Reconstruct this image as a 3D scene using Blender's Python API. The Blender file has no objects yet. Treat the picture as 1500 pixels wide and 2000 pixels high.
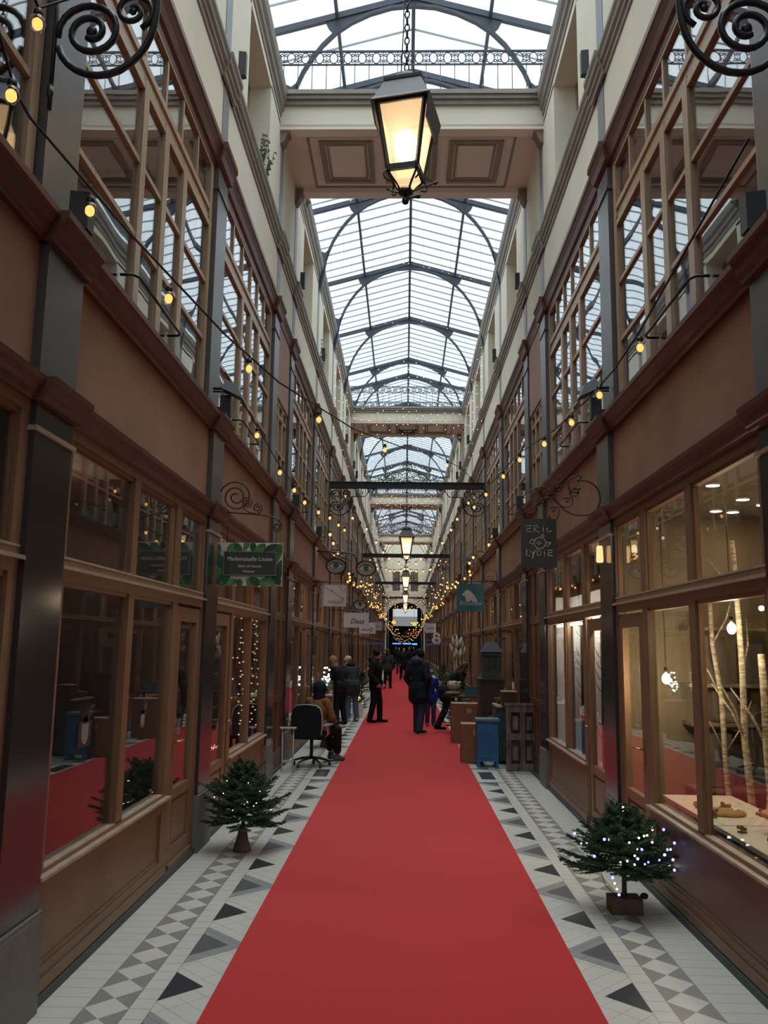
import bpy, bmesh, math, random
from mathutils import Vector, Matrix
random.seed(7)
sc = bpy.context.scene
COL = sc.collection
PI = math.pi
# ------------------------------------------------------------------ materials
MATS = {}
def new_mat(name):
    m = bpy.data.materials.new(name); m.use_nodes = True
    nt = m.node_tree; nt.nodes.clear()
    out = nt.nodes.new('ShaderNodeOutputMaterial')
    MATS[name] = m
    return m, nt, out
def mat(name, col, rough=.6, spec=.4, var=.12, scale=6., stretch=(1,1,1), metal=0., bump=0., col2=None, sheen=0.):
    m, nt, out = new_mat(name)
    b = nt.nodes.new('ShaderNodeBsdfPrincipled')
    b.inputs['Roughness'].default_value = rough
    b.inputs['Specular IOR Level'].default_value = spec
    b.inputs['Metallic'].default_value = metal
    b.inputs['Sheen Weight'].default_value = sheen
    nt.links.new(b.outputs[0], out.inputs[0])
    if var or col2:
        tc = nt.nodes.new('ShaderNodeTexCoord'); mp = nt.nodes.new('ShaderNodeMapping')
        mp.inputs['Scale'].default_value = stretch
        n = nt.nodes.new('ShaderNodeTexNoise'); n.inputs['Scale'].default_value = scale
        n.inputs['Detail'].default_value = 5
        nt.links.new(tc.outputs['Object'], mp.inputs[0]); nt.links.new(mp.outputs[0], n.inputs['Vector'])
        r = nt.nodes.new('ShaderNodeValToRGB')
        c2 = col2 or tuple(min(1, c*(1+var)) for c in col)
        c1 = col if col2 else tuple(c*(1-var) for c in col)
        r.color_ramp.elements[0].position = .35; r.color_ramp.elements[1].position = .68
        r.color_ramp.elements[0].color = (*c1, 1); r.color_ramp.elements[1].color = (*c2, 1)
        nt.links.new(n.outputs['Fac'], r.inputs[0]); nt.links.new(r.outputs[0], b.inputs['Base Color'])
        if bump:
            bp = nt.nodes.new('ShaderNodeBump'); bp.inputs['Strength'].default_value = bump; bp.inputs['Distance'].default_value = .01
            nt.links.new(n.outputs['Fac'], bp.inputs['Height']); nt.links.new(bp.outputs[0], b.inputs['Normal'])
    else:
        b.inputs['Base Color'].default_value = (*col, 1)
    return m
def emit(name, col, strength, sample=False):
    m, nt, out = new_mat(name)
    e = nt.nodes.new('ShaderNodeEmission'); e.inputs[0].default_value = (*col, 1); e.inputs[1].default_value = strength
    nt.links.new(e.outputs[0], out.inputs[0])
    m.cycles.emission_sampling = 'AUTO' if sample else 'NONE'
    return m
def glass(name, f0=.04, tint=(1, 1, 1), rough=0.0, dirt=0., wav=0.):
    m, nt, out = new_mat(name)
    N = nt.nodes.new; L = nt.links.new
    geo = N('ShaderNodeNewGeometry')
    dot = N('ShaderNodeVectorMath'); dot.operation = 'DOT_PRODUCT'
    L(geo.outputs['Normal'], dot.inputs[0]); L(geo.outputs['Incoming'], dot.inputs[1])
    def M(op, a, b=None):
        n = N('ShaderNodeMath'); n.operation = op
        for i, q in enumerate((a, b)):
            if q is None: continue
            if isinstance(q, (int, float)): n.inputs[i].default_value = q
            else: L(q, n.inputs[i])
        return n.outputs[0]
    c = M('ABSOLUTE', dot.outputs['Value'])
    R = M('ADD', M('MULTIPLY', M('POWER', M('SUBTRACT', 1., c), 5.), 1-f0), f0)
    tr = N('ShaderNodeBsdfTransparent'); tr.inputs[0].default_value = (*tint, 1)
    gl = N('ShaderNodeBsdfGlossy'); gl.inputs['Roughness'].default_value = rough; gl.inputs[0].default_value = (1, 1, 1, 1)
    if wav:
        tc = N('ShaderNodeTexCoord'); n = N('ShaderNodeTexNoise'); n.inputs['Scale'].default_value = 2.2; n.inputs['Detail'].default_value = 0
        L(tc.outputs['Object'], n.inputs['Vector'])
        bp = N('ShaderNodeBump'); bp.inputs['Strength'].default_value = wav; bp.inputs['Distance'].default_value = .02
        L(n.outputs['Fac'], bp.inputs['Height']); L(bp.outputs[0], gl.inputs['Normal'])
    mx = N('ShaderNodeMixShader'); L(R, mx.inputs[0]); L(tr.outputs[0], mx.inputs[1]); L(gl.outputs[0], mx.inputs[2])
    last = mx.outputs[0]
    if dirt:
        df = N('ShaderNodeBsdfTranslucent'); df.inputs[0].default_value = (.9, .93, .93, 1)
        m2 = N('ShaderNodeMixShader'); m2.inputs[0].default_value = dirt
        L(last, m2.inputs[1]); L(df.outputs[0], m2.inputs[2]); last = m2.outputs[0]
    L(last, out.inputs[0])
    return m
WOOD = mat('oak_frame', (.225, .125, .064), .42, .45, .16, 5, (14, 14, .8), bump=.05)
WOODP = mat('oak_panel', (.19, .108, .058), .45, .4, .12, 2.5)
WOODU = mat('upper_oak', (.43, .31, .20), .4, .45, .18, 5, (14, 14, .8))
LEDGE = mat('pale_ledge', (.42, .32, .24), .4, .5, .15, 8)  # paler than the frame wood
CORN = mat('redbrown_moulding', (.125, .048, .032), .4, .45, .15, 5)
FRIEZE = mat('terracotta_plaster', (.36, .205, .135), .8, .2, .13, 1.6)
PINK = mat('pink_panel', (.50, .33, .27), .8, .2, .06, 2)
PILM = mat('anthracite_paint', (.032, .029, .028), .16, .7, .06, 3)
PILU = mat('skylit_pilaster_paint', (.085, .08, .08), .34, .6, .05, 3)  # lighter copy of the pilaster paint, sky reflection put into the colour
PLIN = mat('grey_stone_plinth', (.16, .155, .14), .6, .3, .1, 10)
CREAM = mat('cream_plaster', (.81, .755, .61), .85, .2, .035, 1.5)
SOFF = mat('soffit_plaster', (.86, .75, .67), .85, .2, .03, 2)
CORB = mat('brown_corbel', (.26, .19, .155), .8, .2, .08, 6)
TAUPE = mat('taupe_moulding', (.29, .255, .215), .6, .3, .08, 4)
STRIP = mat('slate_strip', (.27, .27, .30), .5, .4, .05, 3)
IRON = mat('roof_iron', (.05, .062, .085), .5, .4, .1, 8)
BLACK = mat('black_iron', (.018, .02, .024), .4, .45, .1, 20)
BAR = mat('glazing_bar', (.30, .36, .42), .5, .4, .05, 8)
KERB = mat('dark_kerb', (.04, .045, .045), .5, .4, .1, 10)
CARPET = mat('red_carpet', (.50, .022, .026), .95, .05, .10, 320, sheen=.25)
STAIRD = mat('stained_door', (.125, .055, .027), .4, .4, .15, 4, (6, 6, .6))
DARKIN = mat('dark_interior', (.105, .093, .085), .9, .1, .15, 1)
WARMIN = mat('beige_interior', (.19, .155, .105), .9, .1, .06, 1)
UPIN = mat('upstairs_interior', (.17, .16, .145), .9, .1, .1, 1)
INFLOOR = mat('interior_floor', (.12, .08, .06), .5, .4, .15, 3)
CHROME = mat('chrome', (.6, .6, .58), .25, .5, 0, metal=1.)
BRASS = mat('brass', (.6, .42, .18), .3, .5, 0, metal=1.)
WHITE = mat('white_paint', (.78, .77, .74), .6, .3, .02, 4)
GL = glass('shop_glass', .045)
GLU = glass('upper_glass', .13, wav=.05)
GLR = glass('roof_glass', .04, (.93, .975, 1.0), dirt=.05)
GLB = glass('bulb_glass', .05)
BULB = emit('filament', (1, .40, .10), 2.1)
for _m in (PILM,): pass
FAIRY = emit('fairy_lamp', (1, .64, .32), 2.6)
FAIRYFAR = emit('fairy_lamp_far', (1, .50, .15), 1.9)
LED = emit('blue_white_led', (.20, .22, 1), 4)
LEDW = emit('white_led', (1, .97, .85), 5)
SPOT = emit('ceiling_spot', (1, .66, .28), 2.6); SPOTR = emit('shop_spot', (1, .76, .46), 62, True)
# ------------------------------------------------------------------ mesh builder
class MB:
    def __init__(s): s.v = []; s.f = []; s.m = []; s.s = []
    def add(s, vs, fs, m=0, sm=False):
        o = len(s.v); s.v += [tuple(v) for v in vs]
        for f in fs:
            s.f.append([i+o for i in f]); s.m.append(m); s.s.append(sm)
        return s
    def box(s, x0, x1, y0, y1, z0, z1, m=0):
        x0, x1 = min(x0, x1), max(x0, x1); y0, y1 = min(y0, y1), max(y0, y1); z0, z1 = min(z0, z1), max(z0, z1)
        return s.add([(x0,y0,z0),(x1,y0,z0),(x1,y1,z0),(x0,y1,z0),(x0,y0,z1),(x1,y0,z1),(x1,y1,z1),(x0,y1,z1)],
              [(0,3,2,1),(4,5,6,7),(0,1,5,4),(1,2,6,5),(2,3,7,6),(3,0,4,7)], m)
    def frustum(s, c, r0, r1, z0, z1, m=0):   # rectangular, half sizes r0=(x,y) bottom, r1 top
        x, y = c
        return s.add([(x-r0[0],y-r0[1],z0),(x+r0[0],y-r0[1],z0),(x+r0[0],y+r0[1],z0),(x-r0[0],y+r0[1],z0),
                      (x-r1[0],y-r1[1],z1),(x+r1[0],y-r1[1],z1),(x+r1[0],y+r1[1],z1),(x-r1[0],y+r1[1],z1)],
              [(0,3,2,1),(4,5,6,7),(0,1,5,4),(1,2,6,5),(2,3,7,6),(3,0,4,7)], m)
    def tube(s, pts, r, n=6, m=0, closed=False, sm=True):
        pts = [Vector(p) for p in pts]; k = len(pts)
        rs = r if isinstance(r, (list, tuple)) else [r]*k
        rings = []; up = None
        for i in range(k):
            a = pts[(i-1) % k] if closed or i > 0 else pts[i]
            b = pts[(i+1) % k] if closed or i < k-1 else pts[i]
            t = (b-a)
            if t.length < 1e-9: t = Vector((0, 0, 1))
            t.normalize()
            if up is None:
                up = Vector((0, 0, 1)) if abs(t.z) < .9 else Vector((0, 1, 0))
            u = up - t*up.dot(t)
            if u.length < 1e-6: u = t.orthogonal()
            u.normalize(); w = t.cross(u); up = u
            rings.append([pts[i] + (u*math.cos(2*PI*j/n) + w*math.sin(2*PI*j/n))*rs[i] for j in range(n)])
        vs = [v for R in rings for v in R]; fs = []
        for i in range(k if closed else k-1):
            for j in range(n):
                i2 = (i+1) % k
                fs.append((i*n+j, i*n+(j+1) % n, i2*n+(j+1) % n, i2*n+j))
        if not closed: fs += [tuple(range(n-1, -1, -1)), tuple((k-1)*n+j for j in range(n))]
        return s.add(vs, fs, m, sm)
    def ribbon(s, pts, w, t, m=0):   # flat bar following pts (x,z in a plane of constant y): width w in plane, thickness t along y
        pts = [Vector((p[0], 0, p[2])) + Vector((0, p[1], 0)) for p in pts]; k = len(pts); vs = []; fs = []
        for i in range(k):
            d = pts[min(i+1, k-1)] - pts[max(i-1, 0)]; d.normalize(); nrm = Vector((-d.z, 0, d.x))
            for a, b in ((-1, -1), (1, -1), (1, 1), (-1, 1)):
                vs.append(pts[i] + nrm*(w/2*a) + Vector((0, t/2*b, 0)))
        for i in range(k-1):
            for j in range(4): fs.append((i*4+j, i*4+(j+1) % 4, i*4+4+(j+1) % 4, i*4+4+j))
        fs += [(0, 1, 2, 3), (k*4-1, k*4-2, k*4-3, k*4-4)]
        return s.add(vs, fs, m)
    def lathe(s, prof, c=(0, 0, 0), n=16, m=0, sm=True):
        vs = []; fs = []; k = len(prof)
        for r, z in prof:
            for j in range(n): vs.append((c[0]+r*math.cos(2*PI*j/n), c[1]+r*math.sin(2*PI*j/n), c[2]+z))
        for i in range(k-1):
            for j in range(n): fs.append((i*n+j, i*n+(j+1) % n, i*n+n+(j+1) % n, i*n+n+j))
        fs += [tuple(range(n-1, -1, -1)), tuple((k-1)*n+j for j in range(n))]
        return s.add(vs, fs, m, sm)
    def ell(s, c, r, n=10, k=7, m=0, rot=None):
        vs = []; fs = []
        if isinstance(r, (int, float)): r = (r, r, r)
        for i in range(k+1):
            t = PI*i/k
            for j in range(n):
                a = 2*PI*j/n; v = Vector((r[0]*math.sin(t)*math.cos(a), r[1]*math.sin(t)*math.sin(a), -r[2]*math.cos(t)))
                if rot: v = rot @ v
                vs.append(v + Vector(c))
        for i in range(k):
            for j in range(n): fs.append((i*n+j, i*n+(j+1) % n, i*n+n+(j+1) % n, i*n+n+j))
        return s.add(vs, fs, m, True)
    def prof(s, poly, fx, y0, y1, m=0):   # extrude (d,z) polygon along y; fx maps d -> x
        k = len(poly)
        vs = [(fx(d), y, z) for y in (y0, y1) for d, z in poly]
        fs = [(i, (i+1) % k, k+(i+1) % k, k+i) for i in range(k)] + [tuple(range(k)), tuple(range(2*k-1, k-1, -1))]
        return s.add(vs, fs, m)
    def plate(s, poly, y0, y1, m=0):   # (x,z) polygon extruded along y
        k = len(poly)
        vs = [(x, y, z) for y in (y0, y1) for x, z in poly]
        fs = [(i, (i+1) % k, k+(i+1) % k, k+i) for i in range(k)] + [tuple(range(k)), tuple(range(2*k-1, k-1, -1))]
        return s.add(vs, fs, m)
    def build(s, name, mats, parent=None, norm=True, local=None):
        me = bpy.data.meshes.new(name)
        me.from_pydata(s.v, [], s.f)
        if local: me.transform(Matrix.Translation(-Vector(local)))
        for m in (mats if isinstance(mats, (list, tuple)) else [mats]): me.materials.append(m)
        me.polygons.foreach_set('material_index', s.m); me.polygons.foreach_set('use_smooth', s.s)
        if norm:
            bm = bmesh.new(); bm.from_mesh(me); bmesh.ops.recalc_face_normals(bm, faces=bm.faces); bm.to_mesh(me); bm.free()
        me.update()
        o = bpy.data.objects.new(name, me); COL.objects.link(o)
        if parent: o.parent = parent
        elif local: o.location = local
        return o
def tag(o, label, cat, group=None, kind=None):
    o['label'] = label
    if cat: o['category'] = cat
    if group: o['group'] = group
    if kind: o['kind'] = kind
    return o
def empty(name, label, cat, loc=(0, 0, 0), rz=0, group=None, kind=None):
    o = bpy.data.objects.new(name, None); COL.objects.link(o)
    o.location = loc; o.rotation_euler = (0, 0, rz); o.empty_display_size = .1
    return tag(o, label, cat, group, kind)
def copy_tree(o, parent=None):
    c = o.copy(); COL.objects.link(c); c.parent = parent
    for ch in list(o.children): copy_tree(ch, c)
    return c
ORD = ['first','second','third','fourth','fifth','sixth','seventh','eighth','ninth','tenth','eleventh','twelfth','thirteenth','fourteenth','fifteenth','sixteenth','seventeenth','eighteenth','nineteenth','twentieth','twenty-first','twenty-second','twenty-third','twenty-fourth','twenty-fifth','twenty-sixth','twenty-seventh','twenty-eighth','twenty-ninth','thirtieth']
def spiral(c, r0, r1, a0, turns, n=24, y=0):
    return [(c[0]+(r0+(r1-r0)*t/n)*math.cos(a0+2*PI*turns*t/n), y, c[1]+(r0+(r1-r0)*t/n)*math.sin(a0+2*PI*turns*t/n)) for t in range(n+1)]
def bez(p0, p1, p2, p3, n=10):
    out = []
    for i in range(n+1):
        t = i/n; a = (1-t)**3; b = 3*t*(1-t)**2; c = 3*t*t*(1-t); d = t**3
        out.append(tuple(a*p0[k]+b*p1[k]+c*p2[k]+d*p3[k] for k in range(len(p0))))
    return out
def text(body, loc, size, m, parent, ext=.002, shear=0., rz=0., align='CENTER', sx=1.):
    cu = bpy.data.curves.new('lettering', 'FONT'); cu.body = body; cu.size = size; cu.extrude = ext
    cu.align_x = align; cu.align_y = 'CENTER'; cu.shear = shear
    o = bpy.data.objects.new('lettering', cu); COL.objects.link(o)
    cu.materials.append(m); bpy.context.view_layer.update()
    me = bpy.data.meshes.new_from_object(o.evaluated_get(bpy.context.evaluated_depsgraph_get()))
    bpy.data.objects.remove(o); o = bpy.data.objects.new('lettering', me); COL.objects.link(o)
    o.location = loc; o.rotation_euler = (PI/2, 0, rz); o.scale = (sx, 1, 1)
    if parent: o.parent = parent
    return o
# ------------------------------------------------------------------ layout
XC, W = .03, 1.88
PER, LB, PW = 17.01, 3.345, .47
def FX(s): return lambda d: XC + s*(W-d)
PILS = []; BAYS = []; NARROW = []
for k in range(-1, 4):
    y0 = 11.68 + PER*k
    NARROW.append((y0+PW, y0+1.75))
    for o in (0, 1.75, 5.565, 9.38, 13.195): PILS.append(y0+o)
    for o, t in ((2.22, 'A'), (6.035, 'B'), (9.85, 'A'), (13.665, 'B')): BAYS.append((y0+o, t, k))
PILS.append(11.68+PER*4)
YS, YE = -5.33, 11.68+PER*4+PW
SIDE = {-1: 'left', 1: 'right'}
# ------------------------------------------------------------------ floor
def floor_material():
    m, nt, out = new_mat('encaustic_tiles')
    N = nt.nodes.new; L = nt.links.new
    b = N('ShaderNodeBsdfPrincipled'); b.inputs['Roughness'].default_value = .32; b.inputs['Specular IOR Level'].default_value = .4
    L(b.outputs[0], out.inputs[0])
    tc = N('ShaderNodeTexCoord'); sep = N('ShaderNodeSeparateXYZ'); L(tc.outputs['Object'], sep.inputs[0])
    def M(op, a, b2=None, c=None):
        n = N('ShaderNodeMath'); n.operation = op
        for i, q in enumerate((a, b2, c)):
            if q is None: continue
            if isinstance(q, (int, float)): n.inputs[i].default_value = q
            else: L(q, n.inputs[i])
        return n.outputs[0]
    x, y = sep.outputs[0], sep.outputs[1]
    ax = M('ABSOLUTE', M('SUBTRACT', x, .01))
    lt = lambda a, v: M('LESS_THAN', a, v)
    gt = lambda a, v: M('GREATER_THAN', a, v)
    band = lambda a, lo, hi: M('MULTIPLY', gt(a, lo), lt(a, hi))
    tri = lambda v, per, off: M('ABSOLUTE', M('SUBTRACT', M('MULTIPLY', M('FRACT', M('DIVIDE', M('ADD', v, off), per)), per), per/2))
    # distance to triangle centres (base on |x| = 1.285)
    inw = M('SUBTRACT', 1.285, ax)
    db = M('ADD', tri(y, 1.30, .65-4.925+1.30*8), inw)
    dg = M('ADD', tri(y, 1.30, -4.925+1.30*8), inw)
    zt = band(ax, 0., 1.285)
    black = M('MULTIPLY', zt, lt(db, .2))
    dgrey = M('MULTIPLY', zt, lt(dg, .2))
    lgrey = M('MULTIPLY', zt, band(dg, .2, .33))
    # diamonds in band 1.40 .. 1.63
    zd = band(ax, 1.40, 1.63)
    dd = M('ADD', M('DIVIDE', tri(y, .25, 0.), .125), M('DIVIDE', M('ABSOLUTE', M('SUBTRACT', ax, 1.515)), .115))
    dia = M('MULTIPLY', zd, gt(dd, 1.))
    # cross band at the narrow bays
    yy = M('SUBTRACT', M('MULTIPLY', M('FRACT', M('DIVIDE', M('ADD', y, 17.01*2-11.9), 17.01)), 17.01), 0.)
    zc = M('MULTIPLY', band(yy, .2, 1.5), lt(ax, 1.40))
    dark_rect = M('MULTIPLY', band(yy, .5, 1.2), band(ax, 1.1, 1.3))
    line = M('MAXIMUM', band(yy, .2, .24), band(yy, 1.46, 1.5))
    # grout lines
    def grid(v, per, w=.0035): return lt(tri(v, per, per/2), w)
    g1 = M('MULTIPLY', gt(ax, 1.285), M('MAXIMUM', M('MULTIPLY', grid(y, .125), M('SUBTRACT', 1., zd)), 0.))
    e1 = M('MAXIMUM', lt(M('ABSOLUTE', M('SUBTRACT', ax, 1.285)), .003), lt(M('ABSOLUTE', M('SUBTRACT', ax, 1.40)), .003))
    e2 = lt(M('ABSOLUTE', M('SUBTRACT', ax, 1.63)), .003)
    diag1 = M('MULTIPLY', zt, M('MAXIMUM', grid(M('ADD', y, inw), .1625), grid(M('SUBTRACT', y, inw), .325)))
    gr = M('MAXIMUM', M('MAXIMUM', g1, diag1), M('MAXIMUM', e1, e2))
    nz = N('ShaderNodeTexNoise'); nz.inputs['Scale'].default_value = 9; L(tc.outputs['Object'], nz.inputs['Vector'])
    rp = N('ShaderNodeValToRGB'); rp.color_ramp.elements[0].color = (.55, .54, .475, 1); rp.color_ramp.elements[1].color = (.64, .625, .555, 1)
    L(nz.outputs['Fac'], rp.inputs[0])
    col = rp.outputs[0]
    def over(col, fac, c):
        n = N('ShaderNodeMix'); n.data_type = 'RGBA'; L(fac, n.inputs[0]); L(col, n.inputs[6]); n.inputs[7].default_value = (*c, 1); return n.outputs[2]
    col = over(col, lgrey, (.30, .305, .30)); col = over(col, dgrey, (.115, .12, .125)); col = over(col, black, (.032, .036, .042))
    col = over(col, dia, (.26, .255, .24))
    n = N('ShaderNodeMix'); n.data_type = 'RGBA'; L(zc, n.inputs[0]); L(col, n.inputs[6]); L(rp.outputs[0], n.inputs[7]); col = n.outputs[2]
    col = over(col, M('MULTIPLY', zc, dark_rect), (.045, .05, .055)); col = over(col, M('MULTIPLY', zc, line), (.05, .05, .055))
    gm = N('ShaderNodeMix'); gm.data_type = 'RGBA'; gm.blend_type = 'MULTIPLY'
    L(M('MULTIPLY', gr, .55), gm.inputs[0]); L(col, gm.inputs[6]); gm.inputs[7].default_value = (.3, .3, .28, 1); col = gm.outputs[2]
    L(col, b.inputs['Base Color'])
    return m
TILES = floor_material()
b = MB(); b.box(XC-W-.1, XC+W+.1, YS-3, 92, -.12, 0, 0)
b.box(XC-W-.1-3.6, XC-W-.1, YS-3, 92, -.12, .02, 1); b.box(XC+W+.1, XC+W+.1+3.6, YS-3, 92, -.12, .02, 1)
fl = tag(b.build('floor', [TILES, INFLOOR]), 'black, grey and white patterned tile floor of the arcade', None, kind='structure')
b = MB(); b.box(-1.0, 1.03, YS-3, 79.0, .0, .012)
tag(b.build('carpet', CARPET), 'long red carpet runner down the middle of the arcade floor', 'carpet')
# ------------------------------------------------------------------ walls
def pil_rng(y): return (y-.03, y+PW+.03)
def build_side(s):
    fx = FX(s); nm = SIDE[s]
    w = MB()
    bx = lambda d0, d1, y0, y1, z0, z1, m=0: w.box(fx(d0), fx(d1), y0, y1, z0, z1, m)
    bx(-.05, -3.5, YS, YE, 3.14, 3.97, 0)          # frieze and floor slab
    bx(-.09, -3.5, YS, YE, 6.75, 7.66, 1)          # cream band and slab
    bx(-.1, -.5, YS, YE, 9.6, 10.06, 1)            # head of the top storey
    bx(-.1, -.5, YS, YE, 7.66, 7.97, 1)
    bx(-.1, -3.5, YS, YE, 10.0, 10.08, 1)
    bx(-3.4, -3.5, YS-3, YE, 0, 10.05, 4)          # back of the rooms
    prev = YS
    for (y0, t, k) in BAYS:
        c = y0+LB/2; bx(-.1, -.5, prev, c-.78, 7.9, 9.65, 1); prev = c+.78
    bx(-.1, -.5, prev, YE, 7.9, 9.65, 1)
    for (a, b_) in NARROW: bx(-.1, -.2, a, b_, 5.55, 6.8, 2)
    for i, (y0, t, k) in enumerate(BAYS):           # room partitions
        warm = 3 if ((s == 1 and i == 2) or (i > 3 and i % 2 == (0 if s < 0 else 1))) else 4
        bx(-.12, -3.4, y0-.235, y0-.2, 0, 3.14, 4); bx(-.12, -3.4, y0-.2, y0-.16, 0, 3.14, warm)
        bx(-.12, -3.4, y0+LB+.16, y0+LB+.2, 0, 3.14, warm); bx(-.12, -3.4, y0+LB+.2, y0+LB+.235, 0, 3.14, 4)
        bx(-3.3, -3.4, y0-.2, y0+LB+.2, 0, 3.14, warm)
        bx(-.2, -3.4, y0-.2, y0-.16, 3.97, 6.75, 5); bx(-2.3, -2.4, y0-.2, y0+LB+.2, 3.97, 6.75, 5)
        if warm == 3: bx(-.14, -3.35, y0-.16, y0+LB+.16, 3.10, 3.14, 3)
    tag(w.build('wall_'+nm, [FRIEZE, CREAM, PINK, WARMIN, DARKIN, UPIN]),
        f'{nm} wall of the arcade, terracotta plaster below and cream plaster above', None, kind='structure')
    # cornices, each one long moulding that breaks forward over the pilasters
    def cornice(name, poly, mt, label, brk=.045, pil=True):
        m = MB(); m.prof(poly, fx, YS, YE)
        if pil:
            for p in PILS:
                a, c = pil_rng(p); q = [(d+brk if d > -.1 else d, z) for d, z in poly]
                m.prof(q, fx, a, c)
        tag(m.build(name, mt), label, None, kind='structure')
    cornice(f'trim_{1 if s<0 else 2}', [(-.2,3.035),(-.01,3.035),(.0,3.05),(.012,3.055),(.016,3.075),(.03,3.10),(.05,3.125),(.055,3.155),(-.2,3.155)], CORN, f'red-brown moulding over the shopfronts of the {nm} wall')
    cornice(f'trim_{3 if s<0 else 4}', [(-.2,3.88),(-.015,3.88),(-.01,3.91),(.01,3.925),(.02,3.96),(.045,4.0),(.06,4.01),(.062,4.045),(-.2,4.045)], CORN, f'red-brown sill moulding under the upper windows of the {nm} wall')
    cornice(f'trim_{5 if s<0 else 6}', [(-.25,6.60),(-.12,6.60),(-.115,6.66),(-.09,6.68),(-.07,6.75),(-.045,6.80),(-.03,6.82),(-.03,6.875),(-.25,6.875)], CORN, f'dark brown moulding above the upper windows of the {nm} wall')
    cornice(f'trim_{7 if s<0 else 8}', [(-.2,7.62),(-.075,7.62),(-.07,7.67),(-.05,7.69),(-.05,7.73),(-.025,7.76),(-.02,7.80),(.0,7.84),(.0,7.885),(-.2,7.9)], TAUPE, f'taupe string course across the cream plaster of the {nm} wall', brk=.03)
    cornice(f'trim_{9 if s<0 else 10}', [(-.2,9.72),(-.085,9.72),(-.08,9.80),(-.05,9.83),(-.045,9.90),(-.01,9.95),(.0,10.0),(.01,10.085),(-.6,10.12)], TAUPE, f'taupe eaves moulding at the top of the {nm} wall', pil=False)
    m = MB(); m.prof([(-.12,0),(.0,0),(.0,.045),(-.03,.055),(-.12,.055)], fx, YS, YE)
    tag(m.build('baseboard_'+nm, KERB), f'dark stone kerb along the foot of the {nm} shopfronts', None, kind='structure')
    # pilasters
    proto = None
    for i, p in enumerate(PILS):
        if proto is None:
            m = MB(); q = lambda d0, d1, a, c, z0, z1, mm=0: m.box(fx(d0), fx(d1), a, c, z0, z1, mm)
            q(-.12, .0, 0, PW, 0, 3.04); q(-.12, .022, -.02, PW+.02, 0, .47, 1); q(-.12, .018, -.018, PW+.018, .47, .492, 1)
            q(-.12, .018, -.018, PW+.018, 2.885, 2.91, 2)
            q(-.12, .0, 0, PW, 3.15, 3.885, 4); q(-.25, -.075, .02, PW-.02, 4.04, 6.62, 4)
            q(-.25, -.062, .0, PW, 6.38, 6.41, 4)
            q(-.2, -.08, .1, .36, 6.87, 7.63, 3); q(-.2, -.09, .1, .36, 7.88, 9.74, 3)
            proto = m.build(f'trim_{11 if s<0 else 12}', [PILM, PLIN, LEDGE, STRIP, PILU]); o = proto
        else:
            o = proto.copy(); COL.objects.link(o)
        o.location = (0, p, 0)
        tag(o, f'{ORD[i]} dark grey pilaster along the {nm} wall', None, 'grey pilasters on the arcade walls', 'structure')
    return fx
def rect_frame(m, fx, d0, d1, ys, zs, wy, wz): pass
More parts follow.
